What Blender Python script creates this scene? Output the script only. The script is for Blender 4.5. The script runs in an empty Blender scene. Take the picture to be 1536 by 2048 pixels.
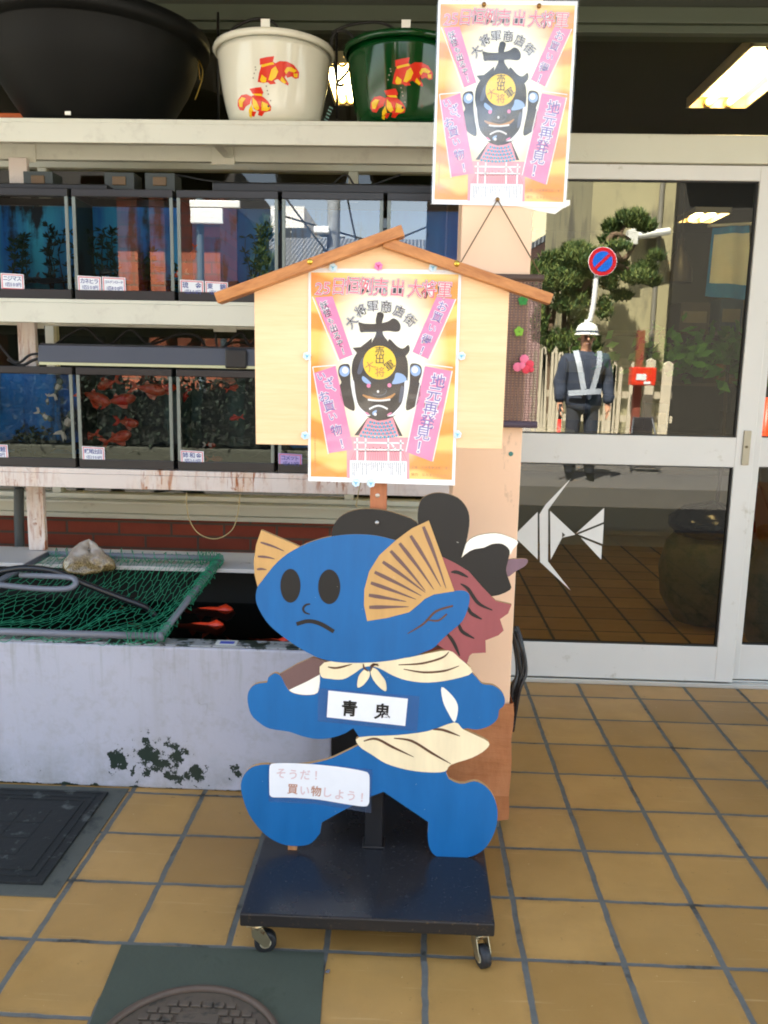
import bpy, bmesh, math, random
from mathutils import Vector, Matrix
random.seed(7)
R = math.radians
SC = bpy.context.scene
COL = SC.collection
# ---------------------------------------------------------------- camera, sky, sun, exposure
CAMF, PITCH, YAW, ROLL, CAMH = 1666.36, .169434, -.0320812, -.0202684, 1.4
def _cam():
    cy, sy, cp, sp = math.cos(YAW), math.sin(YAW), math.cos(PITCH), math.sin(PITCH)
    f = Vector((sy*cp, cy*cp, -sp)); r = Vector((cy, -sy, 0)); d = f.cross(r)
    c, s = math.cos(ROLL), math.sin(ROLL)
    return c*r + s*d, -s*r + c*d, f
CR, CD, CF = _cam()
cd = bpy.data.cameras.new('camera'); cam = bpy.data.objects.new('camera', cd); COL.objects.link(cam)
cd.sensor_fit = 'VERTICAL'; cd.sensor_height = 36; cd.lens = CAMF/2048*36
cd.clip_start = .05; cd.clip_end = 600
cam.matrix_world = Matrix(((CR.x, -CD.x, -CF.x, 0), (CR.y, -CD.y, -CF.y, 0), (CR.z, -CD.z, -CF.z, CAMH), (0, 0, 0, 1)))
SC.camera = cam
SUN = Vector((-.24, .52, .86)).normalized()
w = bpy.data.worlds.new('World'); SC.world = w; w.use_nodes = True
nt = w.node_tree; nt.nodes.clear()
sky = nt.nodes.new('ShaderNodeTexSky'); sky.sky_type = 'NISHITA'; sky.sun_disc = False
sky.sun_elevation = math.asin(SUN.z); sky.sun_rotation = math.atan2(SUN.x, SUN.y)
sky.air_density = 1.2; sky.dust_density = 1.5
bg = nt.nodes.new('ShaderNodeBackground'); bg.inputs[1].default_value = .07
wo = nt.nodes.new('ShaderNodeOutputWorld')
hs_ = nt.nodes.new('ShaderNodeHueSaturation'); hs_.inputs['Saturation'].default_value = .68
nt.links.new(sky.outputs[0], hs_.inputs['Color']); nt.links.new(hs_.outputs[0], bg.inputs[0]); nt.links.new(bg.outputs[0], wo.inputs[0])
sl = bpy.data.lights.new('sun', 'SUN'); sl.energy = 4.3; sl.angle = R(.5); sl.color = (1, .95, .86)
so = bpy.data.objects.new('sun', sl); COL.objects.link(so); so.location = (0, 0, 12)
so.rotation_euler = (-SUN).to_track_quat('-Z', 'Y').to_euler()
SC.view_settings.view_transform = 'Standard'; SC.view_settings.look = 'None'
SC.view_settings.gamma = 1; SC.view_settings.use_curve_mapping = False
SC.view_settings.exposure = 3.42
cy_ = SC.cycles
cy_.use_denoising = True
cy_.max_bounces = 12; cy_.transparent_max_bounces = 24; cy_.glossy_bounces = 6; cy_.diffuse_bounces = 5
cy_.sample_clamp_indirect = 6
cy_.filter_width = 1.9

# ---------------------------------------------------------------- measuring helpers: where a sight line of the photograph meets a plane of the place
def ray(px, py): return CR*((px-768)/CAMF) + CD*((py-1024)/CAMF) + CF
def at(px, py, Y):
    d = ray(px, py); k = Y/d.y
    return Vector((d.x*k, Y, CAMH + d.z*k))
def atz(px, py, Z):
    d = ray(px, py); k = (Z-CAMH)/d.z
    return Vector((d.x*k, d.y*k, Z))
DOORG, TANKG = 3.695, 3.075          # the two mirror-like glass planes
def mir(px, py, D, G=DOORG):
    p = at(px, py, D); return Vector((p.x, 2*G-D, p.z))

# ---------------------------------------------------------------- materials
def S(r, g, b):
    f = lambda c: (c/255)/12.92 if c/255 <= .04045 else ((c/255+.055)/1.055)**2.4
    return (f(r), f(g), f(b), 1)
MATS = {}
class NT:
    def __init__(s, name):
        s.m = bpy.data.materials.new(name); s.m.use_nodes = True; s.t = s.m.node_tree; s.t.nodes.clear()
        s.o = s.t.nodes.new('ShaderNodeOutputMaterial')
    def n(s, typ, ins=None, **kw):
        x = s.t.nodes.new(typ)
        for k, v in kw.items(): setattr(x, k, v)
        for k, v in (ins or {}).items(): s.put(x.inputs[k], v)
        return x
    def put(s, sock, v):
        if isinstance(v, bpy.types.NodeSocket): s.t.links.new(v, sock)
        else: sock.default_value = v
    def m2(s, op, a, b=0.0, c=0.0, clamp=False):
        x = s.n('ShaderNodeMath', operation=op); x.use_clamp = clamp
        s.put(x.inputs[0], a); s.put(x.inputs[1], b); s.put(x.inputs[2], c)
        return x.outputs[0]
    def mix(s, f, a, b):
        x = s.n('ShaderNodeMix', data_type='RGBA'); s.put(x.inputs[0], f); s.put(x.inputs[6], a); s.put(x.inputs[7], b)
        return x.outputs[2]
    def pos(s):
        g = s.n('ShaderNodeNewGeometry'); return g.outputs['Position']
    def obj(s): return s.n('ShaderNodeTexCoord').outputs['Object']
    def noise(s, vec, scale, detail=4, rough=.55, sc=(1, 1, 1)):
        if sc != (1, 1, 1):
            mp = s.n('ShaderNodeMapping', {'Vector': vec, 'Scale': sc}); vec = mp.outputs[0]
        return s.n('ShaderNodeTexNoise', {'Vector': vec, 'Scale': scale, 'Detail': detail, 'Roughness': rough}).outputs['Fac']
    def ramp(s, v, lo, hi):
        x = s.n('ShaderNodeMapRange', {'Value': v, 'From Min': lo, 'From Max': hi}); x.clamp = True
        return x.outputs[0]
    def bsdf(s, col, rough=.5, bump=None, bstr=.3, bdist=.002, **kw):
        b = s.n('ShaderNodeBsdfPrincipled'); s.put(b.inputs['Base Color'], col); s.put(b.inputs['Roughness'], rough)
        for k, v in kw.items(): s.put(b.inputs[k], v)
        if bump is not None:
            bp = s.n('ShaderNodeBump', {'Height': bump, 'Strength': bstr, 'Distance': bdist}); s.t.links.new(bp.outputs[0], b.inputs['Normal'])
        s.t.links.new(b.outputs[0], s.o.inputs[0]); return b
    def out(s, sh): s.t.links.new(sh, s.o.inputs[0])
def pm(name, rgb, rough=.5, var=.12, scale=6, bump=0.0, bscale=60, sc=(1, 1, 1), grime=None, **kw):
    """painted / plain surface with cloudy tone variation, optional grime colour and fine bump"""
    if name in MATS: return MATS[name]
    t = NT(name); c = S(*rgb); p = t.pos()
    lo = tuple(x*(1-var) for x in c[:3])+(1,); hi = tuple(min(1, x*(1+var)) for x in c[:3])+(1,)
    col = t.mix(t.noise(p, scale, 5, .6, sc), lo, hi)
    if grime:
        g = t.ramp(t.noise(p, grime[1], 6, .65, sc), grime[2], grime[2]+.12)
        col = t.mix(g, col, S(*grime[0]))
    t.bsdf(col, rough, t.noise(p, bscale, 4) if bump else None, bump, .003, **kw)
    MATS[name] = t.m; return t.m
def flat(name, rgb, rough=.35, coat=0.0, spec=.5):
    if name in MATS: return MATS[name]
    t = NT(name); c = S(*rgb)
    lo = tuple(x*.94 for x in c[:3])+(1,)
    kw = {'Specular IOR Level': spec}
    if coat: kw.update({'Coat Weight': coat, 'Coat Roughness': .03})
    t.bsdf(t.mix(t.noise(t.pos(), 40, 3), lo, c), rough, **kw)
    MATS[name] = t.m; return t.m
def glass(name, tint=(1, 1, 1, 1), ior=1.8, wob=0.0):
    if name in MATS: return MATS[name]
    t = NT(name)
    g = t.n('ShaderNodeBsdfGlossy', {'Color': (1, 1, 1, 1), 'Roughness': 0.0})
    tr = t.n('ShaderNodeBsdfTransparent', {'Color': tint})
    fr = t.n('ShaderNodeFresnel', {'IOR': ior})
    if wob:
        bp = t.n('ShaderNodeBump', {'Height': t.noise(t.pos(), 1.3, 1), 'Strength': wob, 'Distance': .02})
        t.t.links.new(bp.outputs[0], g.inputs['Normal'])
    # cap so that the back side never turns into total reflection
    f = t.m2('MINIMUM', fr.outputs[0], .6)
    mx = t.n('ShaderNodeMixShader', {0: f, 1: tr.outputs[0], 2: g.outputs[0]})
    t.out(mx.outputs[0]); MATS[name] = t.m; return t.m
def emit(name, rgb, st):
    if name in MATS: return MATS[name]
    t = NT(name); e = t.n('ShaderNodeEmission', {'Color': S(*rgb), 'Strength': st}); t.out(e.outputs[0])
    MATS[name] = t.m; return t.m
T = .2405; GX, GY = .0531+.008, 1.8146
def tile_mat():
    t = NT('ochre_tiles'); p = t.pos()
    wn = t.n('ShaderNodeTexNoise', {'Vector': p, 'Scale': 14.0, 'Detail': 3.0}, noise_dimensions='3D')
    off = t.n('ShaderNodeVectorMath', {0: wn.outputs['Color'], 1: (.5, .5, .5)}, operation='SUBTRACT').outputs[0]
    off = t.n('ShaderNodeVectorMath', {0: off, 'Scale': .010}, operation='SCALE').outputs[0]
    q = t.n('ShaderNodeVectorMath', {0: p, 1: off}, operation='ADD').outputs[0]
    sx = t.n('ShaderNodeSeparateXYZ', {0: q})
    u = t.m2('DIVIDE', t.m2('SUBTRACT', sx.outputs[0], GX-T/2), T); v = t.m2('DIVIDE', t.m2('SUBTRACT', sx.outputs[1], GY-T/2), T)
    du = t.m2('ABSOLUTE', t.m2('SUBTRACT', t.m2('FRACT', u), .5)); dv = t.m2('ABSOLUTE', t.m2('SUBTRACT', t.m2('FRACT', v), .5))
    gu = t.ramp(du, .026, .036); gv = t.ramp(dv, .019, .029)
    tile = t.m2('MULTIPLY', gu, gv)
    # line centres sit where fract = .5, so the tile index changes there
    iu = t.m2('FLOOR', t.m2('ADD', u, .5)); iv = t.m2('FLOOR', t.m2('ADD', v, .5))
    cv = t.n('ShaderNodeCombineXYZ', {0: iu, 1: iv})
    wh = t.n('ShaderNodeTexWhiteNoise', {'Vector': cv.outputs[0]}, noise_dimensions='3D')
    rnd = wh.outputs['Value']
    base = t.mix(rnd, S(154, 117, 62), S(186, 145, 82))
    base = t.mix(t.m2('MULTIPLY', t.ramp(t.noise(p, 5, 6, .6), .4, .75), .45), base, S(140, 104, 48))
    base = t.mix(t.m2('MULTIPLY', t.ramp(t.noise(p, 2.2, 5, .7), .5, .72), .5), base, S(150, 118, 70))
    base = t.mix(t.m2('MULTIPLY', t.ramp(t.noise(p, 26, 5, .7), .66, .72), .7), base, S(96, 72, 38))
    base = t.mix(t.m2('MULTIPLY', t.ramp(t.noise(p, 190, 3, .6), .68, .72), .6), base, S(110, 84, 48))
    ed = t.m2('SUBTRACT', 1.0, t.m2('MULTIPLY', t.ramp(du, .03, .11), t.ramp(dv, .024, .10)))
    base = t.mix(t.m2('MULTIPLY', ed, t.m2('MULTIPLY', t.ramp(t.noise(p, 11, 5, .7), .42, .7), .55)), base, S(108, 86, 52))
    sc_ = t.n('ShaderNodeMapping', {'Vector': p, 'Rotation': (0, 0, .7), 'Scale': (3, 60, 1)}).outputs[0]
    base = t.mix(t.m2('MULTIPLY', t.ramp(t.noise(sc_, 1.0, 5, .6), .62, .70), .28), base, S(206, 176, 124))
    base = t.mix(t.m2('MULTIPLY', t.ramp(t.noise(p, 75, 3, .7), .70, .73), .75), base, S(214, 190, 140))
    gr = t.mix(t.noise(p, 30, 4), S(74, 76, 72), S(112, 112, 104))
    gr = t.mix(t.ramp(t.noise(p, 7, 4, .7), .56, .66), gr, S(52, 52, 46))
    col = t.mix(tile, gr, base)
    rough = t.m2('ADD', t.m2('MULTIPLY', tile, -.45), t.m2('ADD', .85, t.m2('MULTIPLY', t.noise(p, 9, 4), .12)))
    h = t.m2('ADD', t.m2('MULTIPLY', tile, 1.0), t.m2('MULTIPLY', t.noise(p, 160, 3), .05))
    h = t.m2('ADD', h, t.m2('MULTIPLY', t.noise(p, 10, 2), .25))
    t.bsdf(col, rough, h, .5, .0025)
    return t.m
def brick_mat(name, c1, c2, mortar, bw=.21, bh=.085, scale=1.0, m=.008):
    t = NT(name); p = t.pos(); s = t.n('ShaderNodeSeparateXYZ', {0: p})
    cv = t.n('ShaderNodeCombineXYZ', {0: s.outputs[0], 1: s.outputs[2]})
    b = t.n('ShaderNodeTexBrick', {'Vector': cv.outputs[0], 'Color1': S(*c1), 'Color2': S(*c2), 'Mortar': S(*mortar), 'Scale': 1.0, 'Mortar Size': m, 'Brick Width': bw, 'Row Height': bh, 'Mortar Smooth': .2})
    col = t.mix(t.m2('MULTIPLY', t.noise(p, 14, 5), .55), b.outputs[0], S(*[int(x*.55) for x in c1]))
    h = t.m2('SUBTRACT', t.m2('MULTIPLY', t.noise(p, 90, 4), .3), b.outputs['Fac'])
    t.bsdf(col, .8, h, .6, .004); return t.m
def chip_mat(name, paint, under, spots, edges, base_thr=.74, rough=.45):
    """old paint: spots=[(x,z,radius,gain)] where it has flaked to the coat below; edges=[(z,halfwidth)]"""
    t = NT(name); p = t.pos(); s = t.n('ShaderNodeSeparateXYZ', {0: p})
    g = None
    for (x, z, r, gain) in spots:
        dx = t.m2('SUBTRACT', s.outputs[0], x); dz = t.m2('MULTIPLY', t.m2('SUBTRACT', s.outputs[2], z), 1.25)
        d = t.m2('SQRT', t.m2('ADD', t.m2('MULTIPLY', dx, dx), t.m2('MULTIPLY', dz, dz)))
        k = t.m2('MULTIPLY', t.ramp(d, r, 0.0), gain); g = k if g is None else t.m2('MAXIMUM', g, k)
    for (z, hw, gain) in edges:
        d = t.m2('ABSOLUTE', t.m2('SUBTRACT', s.outputs[2], z)); k = t.m2('MULTIPLY', t.ramp(d, hw, 0.0), gain)
        g = k if g is None else t.m2('MAXIMUM', g, k)
    n1 = t.noise(p, 17, 7, .68)
    v = t.m2('ADD', n1, g if g is not None else 0.0)
    chip = t.ramp(v, base_thr, base_thr+.012)
    fine = t.ramp(t.m2('ADD', t.noise(p, 48, 4, .7), t.m2('MULTIPLY', g, .42) if g is not None else 0.0), .735, .75)
    chip = t.m2('MAXIMUM', chip, fine)
    pa = t.mix(t.noise(p, 3, 5), tuple(x*.88 for x in S(*paint)[:3])+(1,), S(*paint))
    pa = t.mix(t.m2('MULTIPLY', t.ramp(t.noise(p, 24, 5, .7), .5, .75), .38), pa, S(150, 146, 140))
    pa = t.mix(t.m2('MULTIPLY', t.ramp(t.noise(p, 2.0, 4, .6, (9, 9, .8)), .52, .75), .22), pa, S(146, 140, 128))
    if edges:
        dz_ = t.ramp(s.outputs[2], .16, 0.0); pa = t.mix(t.m2('MULTIPLY', dz_, t.m2('MULTIPLY', t.ramp(t.noise(p, 11, 6, .7), .36, .7), .62)), pa, S(112, 116, 104))
        dt_ = t.ramp(s.outputs[2], .30, .50); pa = t.mix(t.m2('MULTIPLY', dt_, t.m2('MULTIPLY', t.ramp(t.noise(p, 1.0, 4, .6, (42, 8, 3)), .52, .72), .55)), pa, S(128, 128, 116))
        ck = t.n('ShaderNodeTexVoronoi', {'Vector': t.n('ShaderNodeVectorMath', {0: p, 1: t.n('ShaderNodeTexNoise', {'Vector': p, 'Scale': 5.0}).outputs['Color']}, operation='ADD').outputs[0], 'Scale': 2.2}, feature='DISTANCE_TO_EDGE').outputs['Distance']
        pa = t.mix(t.m2('MULTIPLY', t.ramp(ck, .006, 0.0), t.m2('MULTIPLY', t.ramp(t.noise(p, 2.3, 2), .56, .66), .25)), pa, S(120, 120, 118))
    un = t.mix(t.noise(p, 40, 3), tuple(x*.7 for x in S(*under)[:3])+(1,), S(*under))
    h = t.m2('ADD', t.m2('MULTIPLY', chip, -1.0), t.m2('MULTIPLY', t.noise(p, 55, 4), .5))
    t.bsdf(t.mix(chip, pa, un), rough, h, .45, .003); return t.m
def rust_mat(name, paint, amount):
    t = NT(name); p = t.pos()
    pa = t.mix(t.noise(p, 4, 5), tuple(x*.86 for x in S(*paint)[:3])+(1,), S(*paint))
    pa = t.mix(t.m2('MULTIPLY', t.ramp(t.noise(p, 14, 5, .7), .55, .75), .3), pa, S(150, 142, 130))
    if amount > 0:
        patch = t.ramp(t.noise(p, 3.6, 3, .5, (1, 1, .4)), .47, .60)
        drip = t.ramp(t.noise(p, 1.0, 4, .6, (70, 8, 9)), .53, .64)
        spot = t.ramp(t.noise(p, 46, 5, .7), .58, .66)
        k = t.m2('MULTIPLY', t.m2('MAXIMUM', drip, t.m2('MULTIPLY', spot, .9)), patch)
        halo = t.m2('MULTIPLY', t.m2('MULTIPLY', patch, t.ramp(t.noise(p, 1.0, 4, .6, (34, 8, 6)), .45, .7)), .6)
        pa = t.mix(halo, pa, S(206, 158, 104))
        ru = t.mix(t.noise(p, 60, 4), S(104, 50, 16), S(190, 106, 34))
        t.bsdf(t.mix(k, pa, ru), .45, t.m2('ADD', k, t.m2('MULTIPLY', t.noise(p, 30, 3), .2)), .25, .002); return t.m
    t.bsdf(pa, .4, t.noise(p, 30, 3), .15, .002); return t.m
def wood_mat(name, c1, c2, axis_sc, rough=.5, scale=7):
    t = NT(name); p = t.obj()
    g = t.noise(p, scale, 6, .65, axis_sc); g2 = t.noise(p, scale*5, 4, .6, axis_sc)
    v = t.m2('ADD', t.m2('MULTIPLY', g, .7), t.m2('MULTIPLY', g2, .3))
    t.bsdf(t.mix(t.ramp(v, .35, .68), S(*c1), S(*c2)), rough, g2, .2, .001); return t.m

# ---------------------------------------------------------------- mesh helpers
ORG = {}
def reg(o, parent):
    base = ORG[parent.name] if parent else Vector()
    return base
def link(name, me, mats, parent=None, org=None, smooth=False, bevel=0.0, seg=2):
    """link a mesh whose vertices are in world space; its origin goes to org (or its parent's origin)"""
    o = bpy.data.objects.new(name, me); COL.objects.link(o)
    for m in mats: me.materials.append(m)
    if parent is not None:
        O = ORG[parent.name]; o.parent = parent
    else:
        O = Vector(org) if org is not None else Vector(); o.location = O
    if O.length > 0: me.transform(Matrix.Translation(-O))
    ORG[o.name] = O.copy()
    if smooth: me.polygons.foreach_set('use_smooth', [True]*len(me.polygons))
    if bevel:
        b = o.modifiers.new('bevel', 'BEVEL'); b.width = bevel; b.segments = seg; b.limit_method = 'ANGLE'; b.angle_limit = R(40)
    me.update(); return o
def thing(name, label, cat, loc, group=None):
    o = bpy.data.objects.new(name, None); COL.objects.link(o); o.location = loc; o.empty_display_size = .1
    o['label'] = label; o['category'] = cat
    if group: o['group'] = group
    ORG[o.name] = Vector(loc); return o
def tag(o, label=None, cat=None, group=None, kind=None):
    if label: o['label'] = label
    if cat: o['category'] = cat
    if group: o['group'] = group
    if kind: o['kind'] = kind
    return o
class MB:
    def __init__(s): s.v = []; s.f = []; s.mi = []
    def face(s, idx, m=0): s.f.append(tuple(idx)); s.mi.append(m)
    def box(s, x0, x1, y0, y1, z0, z1, m=0):
        n = len(s.v)
        s.v += [(x0, y0, z0), (x1, y0, z0), (x1, y1, z0), (x0, y1, z0), (x0, y0, z1), (x1, y0, z1), (x1, y1, z1), (x0, y1, z1)]
        for q in ((3, 2, 1, 0), (4, 5, 6, 7), (0, 1, 5, 4), (1, 2, 6, 5), (2, 3, 7, 6), (3, 0, 4, 7)): s.face([n+i for i in q], m)
        return s
    def quad(s, a, b, c, d, m=0):
        n = len(s.v); s.v += [tuple(a), tuple(b), tuple(c), tuple(d)]; s.face((n, n+1, n+2, n+3), m); return s
    def poly(s, pts, m=0):
        n = len(s.v); s.v += [tuple(p) for p in pts]; s.face(range(n, n+len(pts)), m); return s
    def prism(s, pts, y0, y1, m=0, ms=None):
        """pts [(x,z)] outline, extruded from y0 (front) to y1 (back)"""
        a = sum(pts[i][0]*pts[(i+1) % len(pts)][1]-pts[(i+1) % len(pts)][0]*pts[i][1] for i in range(len(pts)))
        if a < 0: pts = pts[::-1]
        n = len(s.v); k = len(pts)
        s.v += [(x, y0, z) for x, z in pts]+[(x, y1, z) for x, z in pts]
        s.face(range(n, n+k), m); s.face([n+k+i for i in reversed(range(k))], m if ms is None else ms)
        for i in range(k):
            j = (i+1) % k; s.face((n+j, n+i, n+k+i, n+k+j), m if ms is None else ms)
        return s
    def tube(s, path, r, seg=8, m=0, caps=True, r1=None):
        path = [Vector(p) for p in path]; n0 = len(s.v); up = None
        for i, p in enumerate(path):
            a = path[max(i-1, 0)]; b = path[min(i+1, len(path)-1)]; t = (b-a).normalized()
            if up is None:
                up = Vector((0, 0, 1)) if abs(t.z) < .9 else Vector((1, 0, 0))
            e = t.cross(up)
            if e.length < 1e-5: e = t.orthogonal()
            e.normalize(); up = e.cross(t).normalized()
            rr = r if r1 is None else r+(r1-r)*i/max(1, len(path)-1)
            if callable(r): rr = r(i/max(1, len(path)-1))
            for k in range(seg):
                an = 2*math.pi*k/seg; s.v.append(tuple(p+e*(rr*math.cos(an))+up*(rr*math.sin(an))))
        for i in range(len(path)-1):
            for k in range(seg):
                a = n0+i*seg+k; b = n0+i*seg+(k+1) % seg; s.face((a, b, b+seg, a+seg), m)
        if caps:
            s.face([n0+k for k in reversed(range(seg))], m); s.face([n0+(len(path)-1)*seg+k for k in range(seg)], m)
        return s
    def lathe(s, prof, c, seg=32, m=0, axis='z', a0=0, a1=2*math.pi):
        n0 = len(s.v); full = abs(a1-a0-2*math.pi) < 1e-6; k = seg if full else seg+1
        for (r, h) in prof:
            for i in range(k):
                an = a0+(a1-a0)*i/seg
                if axis == 'z': s.v.append((c[0]+r*math.cos(an), c[1]+r*math.sin(an), c[2]+h))
                elif axis == 'y': s.v.append((c[0]+r*math.cos(an), c[1]+h, c[2]+r*math.sin(an)))
                else: s.v.append((c[0]+h, c[1]+r*math.cos(an), c[2]+r*math.sin(an)))
        for j in range(len(prof)-1):
            for i in range(seg):
                a = n0+j*k+i; b = n0+j*k+(i+1) % k; s.face((a, b, b+k, a+k), m)
        return s
    def disc(s, c, r, y, seg=24, m=0):
        s.poly([(c[0]+r*math.cos(2*math.pi*i/seg), y, c[1]+r*math.sin(2*math.pi*i/seg)) for i in range(seg)], m); return s
    def mesh(s, name, fix=True):
        me = bpy.data.meshes.new(name); me.from_pydata(s.v, [], s.f); me.polygons.foreach_set('material_index', s.mi)
        if fix:
            bm = bmesh.new(); bm.from_mesh(me); bmesh.ops.recalc_face_normals(bm, faces=bm.faces); bm.to_mesh(me); bm.free()
        return me
    def build(s, name, mats, parent=None, org=None, fix=True, **kw):
        if not isinstance(mats, (list, tuple)): mats = [mats]
        return link(name, s.mesh(name, fix), mats, parent, org, **kw)
def smooth_poly(pts, n=4, closed=True):
    out = []; L = len(pts)
    rng = range(L) if closed else range(L-1)
    for i in rng:
        g = (lambda k: pts[k % L]) if closed else (lambda k: pts[min(max(k, 0), L-1)])
        p0, p1, p2, p3 = g(i-1), g(i), g(i+1), g(i+2)
        for k in range(n):
            t = k/n
            out.append(tuple(.5*((2*p1[d])+(-p0[d]+p2[d])*t+(2*p0[d]-5*p1[d]+4*p2[d]-p3[d])*t*t+(-p0[d]+3*p1[d]-3*p2[d]+p3[d])*t**3) for d in range(len(p1))))
    if not closed: out.append(tuple(pts[-1]))
    return out
def stroke_poly(pts, widths, n=5):
    """a brush stroke: smooth centre line with varying width, as an outline"""
    c = smooth_poly(pts, n, False) if len(pts) > 2 else [tuple(pts[0][d]+(pts[1][d]-pts[0][d])*i/n for d in (0, 1)) for i in range(n+1)]
    L, Rr = [], []; m = len(c)
    for i, p in enumerate(c):
        a, b = c[max(i-1, 0)], c[min(i+1, m-1)]; dx, dy = b[0]-a[0], b[1]-a[1]; l = math.hypot(dx, dy) or 1
        t = i/(m-1)*(len(widths)-1); k = min(int(t), len(widths)-2); wd = (widths[k]+(widths[k+1]-widths[k])*(t-k))/2
        L.append((p[0]-dy/l*wd, p[1]+dx/l*wd)); Rr.append((p[0]+dy/l*wd, p[1]-dx/l*wd))
    return L+Rr[::-1]
GL = {}
def glyph(ch, off=0.0):
    key = (ch, off)
    if key in GL: return GL[key]
    c = bpy.data.curves.new('glyph', 'FONT'); c.body = ch; c.offset = off; c.resolution_u = 3
    o = bpy.data.objects.new('glyph', c); COL.objects.link(o); bpy.context.view_layer.update()
    ev = o.evaluated_get(bpy.context.evaluated_depsgraph_get()); me = bpy.data.meshes.new_from_object(ev)
    vs = [(v.co.x, v.co.y) for v in me.vertices]; fs = [tuple(p.vertices) for p in me.polygons]
    if off == 0 or (ch, 0.0) not in GL:
        xs = [p[0] for p in vs] or [0]; ys = [p[1] for p in vs] or [0]
        box = (min(xs), max(xs), min(ys), max(ys))
    if off != 0: box = glyph(ch, 0.0)[2]
    bpy.data.meshes.remove(me); bpy.data.objects.remove(o); bpy.data.curves.remove(c)
    GL[key] = (vs, fs, box); return GL[key]
class Flat:
    """thin printed / painted layers on a plane facing the street; fn maps drawing coordinates to (x, z)"""
    def __init__(s, fn, y, eps=.0003): s.mb = MB(); s.fn = fn; s.y = y; s.eps = eps; s.mats = []
    def mi(s, m):
        if m not in s.mats: s.mats.append(m)
        return s.mats.index(m)
    def poly(s, pts, m, layer):
        q = [s.fn(*p) for p in pts]
        a = sum(q[i][0]*q[(i+1) % len(q)][1]-q[(i+1) % len(q)][0]*q[i][1] for i in range(len(q)))
        if a < 0: q = q[::-1]
        s.mb.poly([(x, s.y-layer*s.eps, z) for x, z in q], s.mi(m)); return s
    def sm(s, pts, m, layer, n=4): return s.poly(smooth_poly(pts, n), m, layer)
    def stroke(s, pts, wd, m, layer): return s.poly(stroke_poly(pts, wd), m, layer)
    def ell(s, c, rx, ry, m, layer, rot=0, a0=0, a1=360, n=28):
        P = []; k = n if a1-a0 >= 360 else n+1
        for i in range(k):
            a = R(a0+(a1-a0)*i/n); x, y = rx*math.cos(a), ry*math.sin(a); P.append((c[0]+x*math.cos(rot)-y*math.sin(rot), c[1]+x*math.sin(rot)+y*math.cos(rot)))
        return s.poly(P, m, layer)
    def ch(s, ch, cx, cy, size, m, layer, rot=0.0, off=0.0, sx=1.0, shear=0.0):
        vs, fs, b = glyph(ch, off)
        if not vs: return s
        gx, gy = (b[0]+b[1])/2, (b[2]+b[3])/2
        k = size/.92; ca, sa = math.cos(R(rot)), math.sin(R(rot)); n = len(s.mb.v)
        if ch in 'ーいしう、っょ！!りたくさ': pass
        for x, y in vs:
            X, Y = (x-gx)*k*sx, -(y-gy)*k
            X -= Y*shear
            u, v = s.fn(cx+X*ca-Y*sa, cy+X*sa+Y*ca); s.mb.v.append((u, s.y-layer*s.eps, v))
        for f in fs: s.mb.face([n+i for i in f], s.mi(m))
        return s
    def line(s, txt, x0, y0, x1, y1, size, m, layer, **kw):
        n = len(txt)
        for i, c in enumerate(txt):
            t = i/(n-1) if n > 1 else .5
            if c != ' ': s.ch(c, x0+(x1-x0)*t, y0+(y1-y0)*t, size, m, layer, **kw)
        return s
    def build(s, name, parent=None, org=None, **kw):
        me = s.mb.mesh(name, False)
        # every printed face looks to -y
        bm = bmesh.new(); bm.from_mesh(me); bm.normal_update()
        fl = [f for f in bm.faces if f.normal.y > 0]
        if fl: bmesh.ops.reverse_faces(bm, faces=fl)
        bm.to_mesh(me); bm.free()
        return link(name, me, s.mats, parent, org, **kw)
def px_map(Y): return lambda x, y: (lambda p: (p.x, p.z))(at(x, y, Y))

# ================================================================ SETTING
M_tile = tile_mat()
M_asph = pm('asphalt', (40, 40, 37), .9, .2, 3, .6, 220)
M_pave = pm('grey_paving', (150, 146, 138), .9, .12, 4, .4, 120)
MB().quad((-300, -300, -.16), (300, -300, -.16), (300, 300, -.16), (-300, 300, -.16)).build('ground', pm('bare_ground', (110, 104, 92), .95, .2, .5))
tag(bpy.data.objects['ground'], kind='structure')
tag(MB().box(-40, 40, -2.1, -.25, -.155, -.10).build('road', M_asph), kind='structure')
tag(MB().box(-40, 40, -40, -2.1, -.155, .12).build('far_pavement', M_pave), kind='structure')
fm = MB(); fm.box(-9, 9, -.10, 9.2, -.15, 0.0)
tag(fm.build('tiled_floor', M_tile), kind='structure')
tag(MB().box(-40, 40, -.25, -.10, -.15, -.004).build('kerb', pm('kerb_stone', (108, 106, 100), .85, .12, 8, .4)), kind='structure')

# ---------------------------------------------------------------- shop building
M_alu = pm('white_aluminium', (214, 212, 204), .35, .06, 3, grime=((176, 170, 150), 9, .62))
M_cream = pm('cream_aluminium', (206, 204, 184), .4, .06, 2.5, grime=((160, 152, 128), 7, .63))
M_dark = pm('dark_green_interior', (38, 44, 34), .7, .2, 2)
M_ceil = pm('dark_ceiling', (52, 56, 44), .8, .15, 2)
M_wall = pm('beige_render', (190, 176, 150), .85, .1, 1.5, .3, 90)
M_door = glass('door_glass', (.55, .60, .54, 1), 2.25)
M_door2 = glass('smoked_glass', (.36, .38, .33, 1), 1.52)
M_win = glass('window_glass', (.6, .66, .6, 1), 1.55)
M_peach = pm('peach_painted_board', (244, 204, 168), .55, .09, 3, .15, 70, (1, 1, .4), grime=((176, 138, 108), 16, .66))
M_rbrick = brick_mat('red_brick_tiles', (164, 74, 48), (146, 64, 42), (98, 86, 72), .245, .062, m=.006)
M_lamp = emit('fluorescent_tube', (255, 222, 160), 8)
M_refl = pm('lamp_reflector', (246, 226, 190), .3, .04, 3)
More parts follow.
